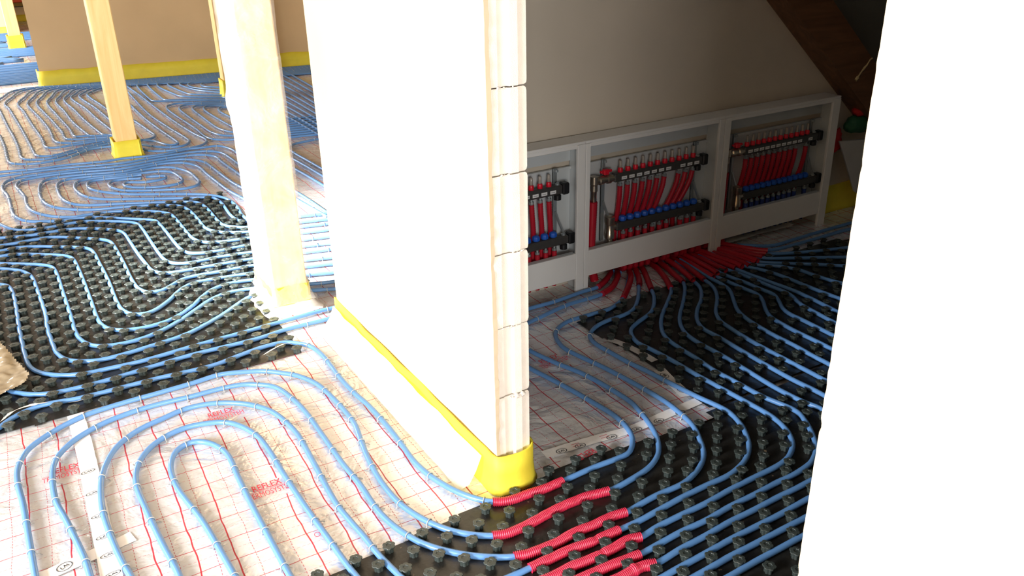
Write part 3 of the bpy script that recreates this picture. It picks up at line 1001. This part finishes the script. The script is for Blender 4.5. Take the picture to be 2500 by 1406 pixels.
# ------------------------------------------------------------------ red conduits fanning from below the cabinets
cons = ['1497,650 1490,668 1475,688 1461,700', '1514,648 1508,675 1495,700 1471,717', '1538,650 1540,675 1534,700 1522,727', '1550,645 1553,660 1560,680 1561,696', '1566,641 1574,665 1584,690 1591,707',
        '1588,636 1606,656 1625,680 1637,702', '1604,630 1630,655 1652,675 1668,688', '1620,626 1655,652 1680,672 1692,684', '1634,622 1675,650 1702,670 1719,683', '1648,618 1690,645 1722,665 1742,677',
        '1662,615 1705,640 1735,656 1752,668', '1674,612 1722,636 1755,652 1772,660', '1686,609 1738,632 1775,646 1796,655', '1698,606 1752,628 1788,640 1812,651', '1708,603 1765,624 1802,636 1830,650',
        '1718,601 1775,620 1815,632 1845,643', '1728,599 1785,616 1825,628 1850,637', '1738,597 1795,612 1835,622 1862,627', '1750,595 1800,608 1845,617 1870,619', '1762,594 1812,604 1850,610 1874,612']
for i, s in enumerate(cons):
    P = pts(s, 0.019 + (0.012 if i % 3 == 1 and i > 5 else 0))
    b = P[0]
    P = [Vector((b.x - 0.01, 2.99, 0.11)), Vector((b.x - 0.005, min(2.97, b.y + 0.05), 0.045))] + P
    Q = spline(P, 0.004)
    o = MB().tube(Q, [0.0135 + 0.0012 * (1 if k % 2 else -1) for k in range(len(Q))], 8).build('conduit', M['conduit'], None, True)
    tag(o, 'red conduit fanning out from under the middle cabinet, %s from the left' % ORD[i], 'conduit', 'red conduits fanning out under the cabinets')

# ------------------------------------------------------------------ tapes, lettering, debris on the foil
def ribbon(path, width, z, mat, name, parent=None, amp=0.0006):
    vs, fs = [], []
    Q = spline([Vector((p[0], p[1], z)) for p in path], 0.03)
    for i, p in enumerate(Q):
        t = (Q[min(i + 1, len(Q) - 1)] - Q[max(i - 1, 0)]).normalized()
        nrm = Vector((-t.y, t.x, 0))
        w2 = width / 2 + 0.0015 * noise.noise((p.x * 40, p.y * 40, 0))
        h = amp * noise.noise((p.x * 20, p.y * 20, 1))
        vs += [p + nrm * w2 + Vector((0, 0, h)), p - nrm * w2 + Vector((0, 0, h))]
        if i: fs.append((2 * i - 2, 2 * i, 2 * i + 1, 2 * i - 1))
    return MB().add(vs, fs).build(name, mat, parent)


def flat_text(body, loc, rot, size, mat, name, parent, sx=1.0, bold=0.0):
    c = bpy.data.curves.new(name, 'FONT')
    c.body = body
    c.size = size
    c.offset = bold
    c.resolution_u = 2
    t = bpy.data.objects.new(name, c)
    COL.objects.link(t)
    dg = bpy.context.evaluated_depsgraph_get()
    me = bpy.data.meshes.new_from_object(t.evaluated_get(dg))
    bpy.data.objects.remove(t)
    me.materials.clear()
    me.materials.append(mat)
    o = link(name, me, parent)
    o.location = loc
    o.rotation_euler = (0, 0, rot)
    o.scale = (sx, 1, 1)
    return o


def ring_mark(c, rx, ry, rot, z, parent, mat):
    m = MB()
    vs, fs = [], []
    n_ = 28
    ca, sa = math.cos(rot), math.sin(rot)
    for k in range(n_):
        a = 2 * PI * k / n_
        for q in (1.0, 0.86):
            x, y = rx * q * math.cos(a), ry * q * math.sin(a)
            vs.append((c[0] + x * ca - y * sa, c[1] + x * sa + y * ca, z))
    fs = [(2 * k, 2 * ((k + 1) % n_), 2 * ((k + 1) % n_) + 1, 2 * k + 1) for k in range(n_)]
    m.add(vs, fs)
    for (x0, y0, x1, y1) in [(-0.45, 0.35, -0.45, -0.35), (-0.45, -0.35, -0.2, -0.35), (-0.1, -0.35, 0.1, 0.4), (0.1, 0.4, 0.25, -0.35), (0.35, 0.35, 0.5, -0.35)]:
        p, q = Vector((x0 * rx, y0 * ry)), Vector((x1 * rx, y1 * ry))
        t = (q - p).normalized() * 0.0013
        nn_ = Vector((-t.y, t.x))
        quad = [p + nn_, p - nn_, q - nn_, q + nn_]
        m.add([(c[0] + u.x * ca - u.y * sa, c[1] + u.x * sa + u.y * ca, z) for u in quad], [(0, 1, 2, 3)])
    return m.build('ring_mark', mat, parent)


def dashes(c, rot, z, parent, mat, length=0.05, gap=0.012, off=0.045):
    m = MB()
    ca, sa = math.cos(rot), math.sin(rot)
    for dy in (-gap / 2, gap / 2):
        quad = [(off, dy - .001), (off + length, dy - .001), (off + length, dy + .001), (off, dy + .001)]
        m.add([(c[0] + x * ca - y * sa, c[1] + x * sa + y * ca, z) for x, y in quad], [(0, 1, 2, 3)])
    return m.build('line_mark', mat, parent)


tp = ribbon([(-0.03, 3.07), (-0.028, 2.8), (-0.032, 2.5), (-0.038, 2.12), (-0.045, 1.7)], 0.055, 0.0045, M['tape'], 'adhesive_tape')
tag(tp, 'long white tape running towards the camera along the foil seam at lower left', 'tape')
for y in (2.66, 2.53, 2.40, 2.29, 2.20, 2.11, 2.02):
    ring_mark((-0.034, y), 0.022, 0.010, 0.15, 0.0062, tp, M['print_black'])
tp = ribbon([(-0.30, 2.19), (-0.15, 2.215), (-0.03, 2.235), (0.04, 2.25)], 0.05, 0.0036, M['tape'], 'adhesive_tape')
tag(tp, 'short white tape lying crosswise at the lower left corner', 'tape')
ring_mark((-0.145, 2.216), 0.022, 0.018, 0.4, 0.0052, tp, M['print_black'])
tp = ribbon([(1.27, 1.932), (1.45, 1.915), (1.60, 1.893), (1.80, 1.90), (1.93, 1.905)], 0.042, 0.0055, M['tape'], 'adhesive_tape')
tag(tp, 'white tape with ringed marks on the shaded foil right of the wall end', 'tape')
for x in (1.33, 1.40, 1.52, 1.62, 1.72, 1.82):
    ring_mark((x, 1.92 - 0.04 * min(1, (x - 1.3) / 0.3)), 0.02, 0.013, -0.1, 0.0072, tp, M['print_black'])
dashes((1.33, 1.925), -0.1, 0.0072, tp, M['print_red'], 0.03)
dashes((1.44, 1.913), -0.1, 0.0072, tp, M['print_red'], 0.03)
tp = ribbon([(1.915, 1.95), (1.93, 2.02), (1.945, 2.10), (1.96, 2.16)], 0.05, 0.0065, M['tape'], 'adhesive_tape')
tag(tp, 'creased pale tape at the corner of the shaded foil beside the dark board', 'tape')
ring_mark((1.925, 1.99), 0.013, 0.02, 0.2, 0.0082, tp, M['print_black'])
ring_mark((1.945, 2.11), 0.013, 0.02, 0.2, 0.0082, tp, M['print_black'])
tp = ribbon([(1.99, 2.22), (1.985, 2.32), (1.97, 2.42), (1.95, 2.47)], 0.035, 0.006, M['torn_film'], 'adhesive_tape')
tag(tp, 'torn whitish tape scrap along the left edge of the dark board', 'tape')


def lettering(x, y, rot, parent, z=0.0055, both=True):
    ca, sa = math.cos(rot), math.sin(rot)
    put = lambda u, v: (x + u * ca - v * sa, y + u * sa + v * ca, z)
    flat_text('REFLEX', put(0, 0.006), rot, 0.043, M['print_red'], 'lettering', parent, 0.66, 0.0004)
    if not both: return
    flat_text('TERMOSYSTEM', put(-0.022, -0.031), rot, 0.040, M['print_red'], 'lettering', parent, 0.53)
    m = MB()
    m.add([put(-0.022, 0.0005), put(0.118, 0.0005), put(0.118, 0.0022), put(-0.022, 0.0022)], [(0, 1, 2, 3)])
    m.build('lettering_rule', M['print_red'], parent)


lettering(0.394, 2.252, 0.0, fb)
lettering(0.378, 2.768, 0.0, fb)
lettering(-0.145, 2.705, 0.0, fa, 0.003)
lettering(1.425, 1.884, PI + 0.12, fc, 0.0052, False)
lettering(1.60, 2.44, 0.1, fc, 0.007)
# little red pen ring
m = MB()
c0 = at(775, 1305, 0.005)
vs = []
for k in range(20):
    a = 2 * PI * k / 20
    for q in (1, 0.8): vs.append((c0.x + 0.009 * q * math.cos(a), c0.y + 0.011 * q * math.sin(a), 0.006))
m.add(vs, [(2 * k, 2 * ((k + 1) % 20), 2 * ((k + 1) % 20) + 1, 2 * k + 1) for k in range(20)])
m.build('pen_mark', M['print_red'], fb)


def crumple(name, poly, mat, label, cat, h=0.03, seed=1, step=0.02, sc=14, z=0.006):
    xs = [p[0] for p in poly]
    ys = [p[1] for p in poly]

    def inside(x, y):
        r = False
        j = len(poly) - 1
        for i in range(len(poly)):
            (xi, yi), (xj, yj) = poly[i], poly[j]
            if (yi > y) != (yj > y) and x < (xj - xi) * (y - yi) / (yj - yi) + xi: r = not r
            j = i
        return r
    o = sheet(name, min(xs), max(xs), min(ys), max(ys), mat, z + h * 0.5, h, step, inside, None, seed, sc)
    return tag(o, label, cat)


crumple('film_scrap', [(-0.5, 3.9), (-0.25, 3.86), (-0.15, 3.42), (-0.165, 3.36), (-0.27, 3.30), (-0.5, 3.35)], M['brown_film'],
        'crumpled brownish film lying on the black board at the left edge', 'film', 0.012, 3, 0.006, 11, 0.035)
def strip(path, width, label, seed):
    Q = spline([Vector(p) for p in path], 0.012)
    vs, fs = [], []
    for i, p in enumerate(Q):
        t = (Q[min(i + 1, len(Q) - 1)] - Q[max(i - 1, 0)]).normalized()
        nrm = Vector((-t.y, t.x, 0))
        tw = noise.noise((i * 0.23, seed, 0)) * 1.4
        w2 = width * (0.35 + 0.65 * abs(noise.noise((i * 0.31, seed, 4)))) * min(1, i / 4, (len(Q) - 1 - i) / 4 + 0.05)
        off = nrm * math.cos(tw) * w2 + Vector((0, 0, 1)) * math.sin(tw) * w2 * 0.5
        vs += [p + off, p - off]
        if i: fs.append((2 * i - 2, 2 * i, 2 * i + 1, 2 * i - 1))
    return tag(MB().add(vs, fs).build('film_strip', M['torn_film'], None, True), label, 'film')


strip([at(0, 1030, 0.026), at(30, 1005, 0.03), at(70, 990, 0.028), at(120, 981, 0.026)], 0.012, 'torn whitish film strip on the pipe at the left edge of the board', 1)
strip([at(165, 983, 0.024), at(190, 979, 0.026), at(215, 971, 0.024)], 0.006, 'small whitish film shred beside the pipe on the board front edge', 2)
strip([at(640, 868, 0.022), at(670, 850, 0.028), at(700, 838, 0.026), at(715, 842, 0.022)], 0.009, 'clear film shred at the right corner of the left board', 5)

# ------------------------------------------------------------------ yellow edge strips
def band(path, h0, h1, thick, mat, name, parent=None, flare=0.0, step=0.015, wav=0.004, seed=0, close=False):
    """upright strip of foam following a plan path; the outside is on the right hand"""
    Q = spline([Vector((p[0], p[1], 0)) for p in path], step)
    vs, fs = [], []
    n_ = len(Q)
    for i, p in enumerate(Q):
        t = (Q[min(i + 1, n_ - 1)] - Q[max(i - 1, 0)]).normalized()
        o_ = Vector((t.y, -t.x, 0))
        b = wav * noise.noise((p.x * 6, p.y * 6, seed))
        top = h1 + wav * 1.5 * noise.noise((p.x * 5, p.y * 5, seed + 3))
        for (u, z) in [(flare + b * 0.3, h0), (flare * 0.35 + b, h0 + 0.02), (b, h0 + (top - h0) * 0.5), (b * 1.4, top), (b * 1.4 - thick, top), (b - thick, h0 + (top - h0) * 0.5), (-thick, h0)]:
            q = p + o_ * u
            vs.append((q.x, q.y, z))
        if i:
            a, c = (i - 1) * 7, i * 7
            fs += [(a + k, c + k, c + (k + 1) % 7, a + (k + 1) % 7) for k in range(7)]
    fs += [(6, 5, 4, 3, 2, 1, 0), tuple((n_ - 1) * 7 + k for k in range(7))]
    return MB().add(vs, fs).build(name, mat, parent, True)


bs = band([(CW - 0.006, WF + 0.02), (CW - 0.008, 3.0), (CW - 0.014, 2.7), (CW - 0.008, 2.4), (CW - 0.012, 2.1), (CW - 0.012, WE + 0.06), (CW - 0.014, WE + 0.01), (CW - 0.004, WE - 0.018), (CW + 0.03, WE - 0.03), (CW + 0.075, WE - 0.032), (1.165, WE - 0.016), (1.188, WE + 0.02), (1.186, WE + 0.12), (1.178, WE + 0.3)],
          0.002, 0.135, 0.007, M['foam_yellow'], 'baseboard_middle', None, 0.012, 0.012, 0.005)
struct(bs)
# film flap of the strip lying on the foil along the wall
vs, fs = [], []
ny = 60
for i in range(ny + 1):
    y = WE + 0.06 + (WF - WE - 0.06) * i / ny
    for j, (u, z) in enumerate([(0.0, 0.105), (0.022, 0.055), (0.05, 0.014), (0.082, 0.006)]):
        vs.append((CW - 0.02 - u - 0.008 * noise.noise((y * 7, j, 0)), y, z + 0.006 * abs(noise.noise((y * 11, j * 3, 2)))))
    if i:
        a, b = (i - 1) * 4, i * 4
        fs += [(a + k, a + k + 1, b + k + 1, b + k) for k in range(3)]
MB().add(vs, fs).build('film_flap', M['film_milky'], bs, True)
q0, q1 = AW + NW * 0.012, BW + NW * 0.012
fbse = band([(0.395, 10.72), (0.392, 10.60), (0.41, 10.53), (q0.x + 0.3, (q0 + DW * 0.3).y), (q0.lerp(q1, .3).x, q0.lerp(q1, .3).y), (q0.lerp(q1, .6).x, q0.lerp(q1, .6).y), (q1.x, q1.y)], 0.0, 0.17, 0.01, M['foam_yellow'], 'baseboard_far', None, 0.012, 0.05, 0.006, 4)
struct(fbse)
struct(band([(-3.2, 18.19), (0, 18.19), (3.2, 18.19)], 0.0, 0.11, 0.01, M['foam_yellow'], 'baseboard_end', None, 0.01, 0.2, 0.004, 6))
struct(band([(-3.2, 16.31), (-1.5, 16.31), (0.36, 16.31)], 0.0, 0.10, 0.01, M['foam_yellow'], 'baseboard_back', None, 0.01, 0.2, 0.004, 7))
struct(band([(3.845, 3.052), (4.0, 3.052), (4.3, 3.052), (4.6, 3.052)], 0.0, 0.165, 0.01, M['foam_yellow'], 'baseboard_right', None, 0.01, 0.03, 0.006, 8))
# far end wall dressing
MB().box(-3.2, 3.2, 18.16, 18.2, 0.245, 0.262).build('trim', M['black'], we)
tag(MB().bbox(0.45, 2.2, 18.08, 18.16, 0.33, 0.62, 0.01).build('leaning_board', M['orange']), 'orange board at the very top left beyond the far post', 'board')
tag(MB().bbox(0.4, 2.3, 18.1, 18.16, 0.263, 0.328, 0.008).build('timber_batten', M['olive']), 'olive batten under the orange board at the top left', 'batten')


# ------------------------------------------------------------------ timber posts
def post(x0, x1, y0, y1, h, label, film=False, collar_h=0.135, cx=0.018):
    t = tag(empty('timber_post', ((x0 + x1) / 2, (y0 + y1) / 2, 0)), label, 'post', 'timber posts in the open room')
    hx, hy = (x1 - x0) / 2, (y1 - y0) / 2
    MB().bbox(-hx, hx, -hy, hy, 0.0, h, 0.006).build('timber', M['wood'], t)
    # collar: rounded square band open at the top
    c = 0.016
    a, b = hx + cx, hy + cx
    path = []
    for sx, sy, a0 in ((1, -1, -90), (1, 1, 0), (-1, 1, 90), (-1, -1, 180)):
        for k in range(4):
            an = math.radians(a0 + 30 * k)
            path.append((sx * (a - c) + c * math.cos(an), sy * (b - c) + c * math.sin(an)))
    path.append(path[0])
    band(path, 0.002, collar_h, 0.007, M['foam_yellow'], 'foam_collar', t, 0.014, 0.012, 0.005, x0)
    if film:
        vs, fs = [], []
        nz, per = 70, 40
        for i in range(nz + 1):
            z = 0.05 + (h - 0.1) * i / nz
            for k in range(per):
                s = k / per * 4
                e = s % 1
                side = int(s)
                bx, by = hx + 0.004, hy + 0.004
                p = [(-bx + 2 * bx * e, -by), (bx, -by + 2 * by * e), (bx - 2 * bx * e, by), (-bx, by - 2 * by * e)][side]
                nrm = Vector((p[0], p[1])).normalized()
                d_ = 0.005 + 0.007 * abs(noise.noise((p[0] * 12, p[1] * 12 + z * 3, z * 5))) + 0.004 * noise.noise((p[0] * 30, p[1] * 30, z * 16))
                if side == 3: d_ += 0.030 * math.exp(-((z - 0.93) / 0.08) ** 2) * math.sin(PI * min(1, e * 1.3))
                if z < 0.1: d_ += (0.1 - z) * 0.5
                vs.append((p[0] + nrm.x * d_, p[1] + nrm.y * d_, z))
        for i in range(nz):
            for k in range(per):
                k2 = (k + 1) % per
                fs.append((i * per + k, i * per + k2, (i + 1) * per + k2, (i + 1) * per + k))
        MB().add(vs, fs).build('film_wrap', M['film'], t, True)
        m_ = MB()
        vs, fs = [], []
        for i in range(49):
            a = 2 * PI * i / 48
            ex, ey = math.cos(a), math.sin(a)
            q = max(abs(ex) / (hx + 0.02), abs(ey) / (hy + 0.02))
            for j, (g_, z) in enumerate([(0.0, 0.04), (0.012, 0.024), (0.028, 0.013), (0.045, 0.006)]):
                w_ = g_ * (1 + 0.5 * noise.noise((ex * 2, ey * 2, j)))
                vs.append((ex / q + ex * w_, ey / q + ey * w_, z + 0.008 * abs(noise.noise((ex * 3, ey * 3, j * 2 + 1)))))
            if i:
                a0, b0 = (i - 1) * 4, i * 4
                fs += [(a0 + k, b0 + k, b0 + k + 1, a0 + k + 1) for k in range(3)]
        m_.add(vs, fs).build('film_foot', M['film_milky'], t, True)
    return t


post(0.85, 1.006, 3.50, 3.77, 2.86, 'thick timber post wrapped in clear film, yellow foam collar, beside the white wall', True, 0.125, 0.012)
post(0.664, 0.815, 6.85, 7.02, 2.86, 'bare yellowish timber post with yellow collar in front of the tan wall', False, 0.13, 0.022)
post(1.94, 2.09, 8.75, 8.90, 2.86, 'timber post mostly hidden behind the film wrapped post', False, 0.17, 0.02)
post(0.29, 0.445, 14.1, 14.25, 2.86, 'far timber post at the upper left corner beyond the tan wall', False, 0.19, 0.03)

# sill of pale foil at the tan wall's left end
tag(MB().box(-3.2, 0.43, 10.42, 10.70, 0.0, 0.006).build('foil_strip', M['tape']), 'pale strip across the floor at the left end of the tan wall', 'foil')

# ------------------------------------------------------------------ cabinets
CF, CB = 2.93, 3.045


def cabinet(x0, x1, label, sl, sr):
    t = tag(empty('manifold_cabinet', ((x0 + x1) / 2, CB, 0)), label, 'cabinet', 'white open manifold cabinets along the wall')
    ox_ = -(x0 + x1) / 2
    X = lambda v: v + ox_
    Y = lambda v: v - CB
    g = 0.0012
    MB().bbox(X(x0 + g), X(x1 - g), Y(CF), Y(CB), 0.715, 0.727, 0.002).build('top_panel', M['cab'], t)
    MB().bbox(X(x0 + sl), X(x1 - sr), Y(CF), Y(CF + 0.012), 0.698, 0.715, 0.002).build('top_rail', M['cab'], t)
    for a, b in ((x0 + g, x0 + sl), (x1 - sr, x1 - g)):
        m = MB()
        m.bbox(X(a), X(b), Y(CF - 0.002), Y(CF + 0.014), 0.0, 0.7145, 0.002)
        o = m.build('stile', M['cab'], t)
    for a in (x0 + g, x1 - 0.008):
        MB().box(X(a), X(a + 0.007), Y(CF + 0.014), Y(CB), 0.0, 0.715).build('side_panel', M['cab_in'], t)
    m = MB().box(X(x0 + 0.008), X(x1 - 0.009), Y(CB - 0.006), Y(CB - 0.001), 0.05, 0.592)
    m.box(X(x0 + 0.008), X(x1 - 0.009), Y(CB - 0.016), Y(CB - 0.006), 0.580, 0.592)
    m.build('back_panel', M['cab_in'], t)
    MB().box(X(x0 + 0.008), X(x1 - 0.009), Y(CB - 0.006), Y(CB - 0.001), 0.617, 0.712).build('upper_back', M['cab_in'], t)
    MB().bbox(X(x0 + sl), X(x1 - sr), Y(CF + 0.002), Y(CF + 0.014), 0.075, 0.203, 0.002).build('skirt_panel', M['cab'], t)
    MB().box(X(x0 + sl), X(x1 - sr), Y(CF + 0.014), Y(CF + 0.034), 0.198, 0.203).build('skirt_lip', M['cab_in'], t)
    return t


cabinet(1.30, 2.152, 'white open manifold cabinet half hidden by the wall end, leftmost of three', 0.045, 0.045)
cabinet(2.152, 2.99, 'middle white open manifold cabinet with eleven red gauges', 0.026, 0.036)
cabinet(2.99, 3.832, 'white open manifold cabinet farthest right under the dark rafter', 0.040, 0.060)


def hose(P, parent, name='hose', r=0.0125, mat='conduit'):
    Q = spline([Vector(p) for p in P], 0.006)
    return MB().tube(Q, [r + 0.0006 * (1 if k % 2 else -1) for k in range(len(Q))], 8).build(name, M[mat], parent, True)


cap_me = MB().lathe([(0.0118, 0.0), (0.0125, 0.004), (0.0125, 0.015), (0.0105, 0.021), (0.0065, 0.023)], n=12).mesh('red_cap', M['red_cap'], 'auto')
tub_me = MB().lathe([(0.0075, 0.020), (0.0075, 0.052), (0.0055, 0.056)], n=10).mesh('gauge_tube', M['tube'], 'auto')
blu_me = MB().lathe([(0.010, 0.0), (0.0168, 0.005), (0.0182, 0.014), (0.0165, 0.024), (0.010, 0.029)], n=14, lobes=7, depth=0.03).mesh('blue_cap', M['blue_cap'], 'auto')
nut_me = MB().lathe([(0.006, 0.0), (0.006, -0.010), (0.0115, -0.011), (0.0115, -0.024), (0.0095, -0.027)], n=8).mesh('connector', M['steel'], 'auto')
stk_me = MB().box(-0.0155, 0.0155, -0.0008, 0, -0.0075, 0.0075).mesh('sticker', M['paper'])
ink_me = MB().box(-0.011, 0.011, -0.0003, 0, -0.0018, 0.0006).mesh('sticker_print', M['ink'])


def manifold(xs, xbar0, xbar1, label, lean, ycen=2.985, left_valve=False, hidden_left=False, rtint=None, skip=()):
    t = tag(empty('manifold', ((xbar0 + xbar1) / 2, ycen, 0.0)), label, 'manifold', 'heating manifolds in the cabinets')
    cx = (xbar0 + xbar1) / 2
    L = lambda x, y=0, z=0: (x - cx, y, z)
    zs_, zr = 0.513, 0.268
    yr = 0.0
    MB().bbox(xbar0 - cx, xbar1 - cx, -0.017, 0.017, zs_ - 0.021, zs_ + 0.021, 0.005).build('supply_bar', M['bar'], t)
    MB().bbox(xbar0 - cx + 0.02, xbar1 - cx + 0.035, -0.019, 0.015, zr - 0.02, zr + 0.02, 0.005).build('return_bar', M['bar'], t)
    for dx, z in ((0, zs_), (0.035, zr)):
        b = MB().bbox(xbar1 - cx + dx, xbar1 - cx + dx + 0.036, -0.022, 0.02, z - 0.026, z + 0.028, 0.006).build('end_cap', M['black'], t)
        MB().lathe([(0.012, 0), (0.017, -0.005), (0.017, -0.026), (0.008, -0.03)], L(xbar1 + dx - 0.022, -0.006, z - 0.02), 12).build('drain_cock', M['black'], t, 'auto')
        MB().lathe([(0.011, 0), (0.011, 0.007), (0.005, 0.012)], L(xbar1 + dx - 0.02, 0, z + 0.02), 8).build('vent_screw', M['steel'], t, 'auto')
    for i, x in enumerate(xs):
        g = link('flow_gauge', tub_me, t)
        g.location = L(x, 0, zs_ + 0.021)
        c = link('red_cap', cap_me, g)
        b = link('valve_knob', blu_me, t)
        b.location = L(x + 0.024, 0, zr + 0.019)
        if i in skip: continue
        k = link('connector', nut_me, t)
        k.location = L(x - 0.002, -0.004, zs_ - 0.021)
        k = link('connector', nut_me, t)
        k.location = L(x + 0.026, -0.006, zr - 0.02)
        ln = lean(i)
        hose([L(x - 0.002, -0.004, zs_ - 0.044), L(x - 0.002 + ln * 0.15, -0.002, 0.42), L(x + ln * 0.6, 0.012, 0.34), L(x + ln, 0.030, 0.27), L(x + ln, 0.034, 0.18), L(x + ln, 0.02, 0.06)], t)
        hose([L(x + 0.026, -0.006, zr - 0.042), L(x + 0.027, -0.006, 0.16), L(x + 0.025, -0.004, 0.05)], t, 'hose', 0.0125, rtint or 'conduit')
        if i not in skip:
            s = link('sticker', stk_me, t)
            s.location = L(x + 0.012, -0.0172, zs_ - 0.004)
            p = link('sticker_print', ink_me, s)
            p.location = (0, -0.0009, 0)
    for xb in (xbar1 - 0.012,) + (() if hidden_left else (xbar0 - 0.035,)):
        m = MB().box(xb - 0.011 - cx, xb + 0.011 - cx, 0.030, 0.034, 0.20, 0.60)
        m.box(xb - 0.011 - cx, xb - 0.008 - cx, 0.022, 0.034, 0.20, 0.60)
        m.build('bracket', M['steel'], t)
        m = MB().tube([Vector(L(xb, 0.028, 0.40)), Vector(L(xb + 0.015, 0.02, 0.35)), Vector(L(xb + 0.034, 0.012, 0.30))], 0.007, 6)
        m.build('bracket_arm', M['steel'], t)
        MB().lathe([(0.006, 0.0), (0.010, 0.002), (0.010, 0.012), (0.005, 0.014)], L(xb, 0.02, 0.585), 8).build('bracket_screw', M['steel'], t, 'auto')
    if left_valve:
        b0 = xbar0
        MB().lathe([(0.015, -0.115), (0.017, -0.11), (0.017, -0.085), (0.022, -0.08), (0.022, -0.062), (0.018, -0.058), (0.018, -0.04), (0.023, -0.036), (0.023, -0.018), (0.016, -0.014), (0.016, 0.002)], L(b0, 0, zs_), 12, 'X').build('ball_valve', M['nickel'], t, 'auto')
        MB().lathe([(0.010, 0.026), (0.020, 0.024), (0.021, -0.012), (0.016, -0.018), (0.017, -0.045), (0.013, -0.05), (0.013, -0.095)], L(b0 - 0.108, 0, zs_), 12).build('elbow', M['nickel'], t, 'auto')
        m = MB().bbox(b0 - 0.075 - cx, b0 - 0.008 - cx, -0.008, 0.008, zs_ + 0.032, zs_ + 0.044, 0.004)
        m.bbox(b0 - 0.058 - cx, b0 - 0.028 - cx, -0.012, 0.012, zs_ + 0.022, zs_ + 0.048, 0.004)
        m.build('red_handle', M['red_cap'], t)
        hose([L(b0 - 0.112, 0, zs_ - 0.095), L(b0 - 0.115, 0, 0.3), L(b0 - 0.118, 0, 0.12), L(b0 - 0.10, -0.01, 0.02)], t, 'supply_hose', 0.021)
        MB().lathe([(0.016, 0.06), (0.024, 0.055), (0.024, 0.02), (0.020, 0.015), (0.021, -0.02), (0.024, -0.025), (0.024, -0.05), (0.017, -0.055), (0.015, -0.11)], L(b0 - 0.01, 0, zr), 12).build('ball_valve', M['nickel'], t, 'auto')
        MB().lathe([(0.013, 0.0), (0.013, -0.02), (0.008, -0.022)], L(b0 + 0.016, -0.012, zr - 0.085), 10, 'Y').build('blue_handle', M['blue_cap'], t, 'auto')
        MB().lathe([(0.016, -0.01), (0.016, 0.012)], L(b0 + 0.012, 0, zr), 10, 'X').build('elbow', M['nickel'], t, 'auto')
    return t


manifold([1.805, 1.851, 1.898, 1.944, 1.991], 1.55, 2.056, 'manifold with blue caps in the half hidden cabinet left of the others', lambda i: 0.028, hidden_left=True)
manifold([2.392 + 0.0452 * i for i in range(11)], 2.350, 2.895, 'manifold with red butterfly handle and eleven red gauges in the middle cabinet', lambda i: 0.004 - 0.008 * i, left_valve=True, skip=(7,))
manifold([3.212 + 0.0408 * i for i in range(12)], 3.185, 3.735, 'dim manifold with pale stickers in the rightmost cabinet', lambda i: -0.01, left_valve=True, skip=(10,), rtint='conduit_blue')

# loose things at the cabinets' right end and below
m = MB()
tag(sheet('foam_strip', 3.05, 3.62, 2.96, 3.02, M['white_foam'], 0.03, 0.008, 0.012), 'white foam strip lying under the rightmost cabinet', 'foam')
t = MB()
v8 = [(3.902, 2.955, 0.462), (4.25, 2.955, 0.43), (4.25, 2.955, 0.05), (4.095, 2.955, 0.14)]
vs = [(x, y, z) for x, y, z in v8] + [(x + 0.006, y + 0.014, z) for x, y, z in v8]
t.add(vs, [(0, 1, 2, 3), (7, 6, 5, 4), (0, 4, 5, 1), (1, 5, 6, 2), (2, 6, 7, 3), (3, 7, 4, 0)])
tag(t.build('leaning_board', M['board_grey']), 'pale grey board leaning right of the rightmost cabinet', 'board')


def blob(name, c, sx, sy, sz, mat, label, seed):
    bm = bmesh.new()
    bmesh.ops.create_icosphere(bm, subdivisions=3, radius=1)
    for v in bm.verts:
        k = 1 + 0.28 * noise.noise(v.co * 1.7 + Vector((seed, 0, 0))) + 0.1 * noise.noise(v.co * 5 + Vector((seed, 2, 0)))
        v.co = Vector((v.co.x * sx, v.co.y * sy, max(v.co.z, -0.8) * sz)) * k + Vector(c)
    me = bpy.data.meshes.new(name)
    bm.to_mesh(me)
    bm.free()
    me.materials.append(mat)
    me.polygons.foreach_set('use_smooth', [True] * len(me.polygons))
    return tag(link(name, me), label, 'sack')


blob('sack', (4.09, 3.0, 0.525), 0.085, 0.045, 0.055, M['green_cloth'], 'dark green sack behind the leaning grey board', 2)
blob('sack', (4.12, 3.0, 0.605), 0.075, 0.042, 0.04, M['red_cloth'], 'red sack lying on the green sack under the rafter', 5)
blob('sack', (3.93, 3.015, 0.45), 0.05, 0.035, 0.08, M['red_cloth'], 'dull red bundle between the cabinet side and the green sack', 9)
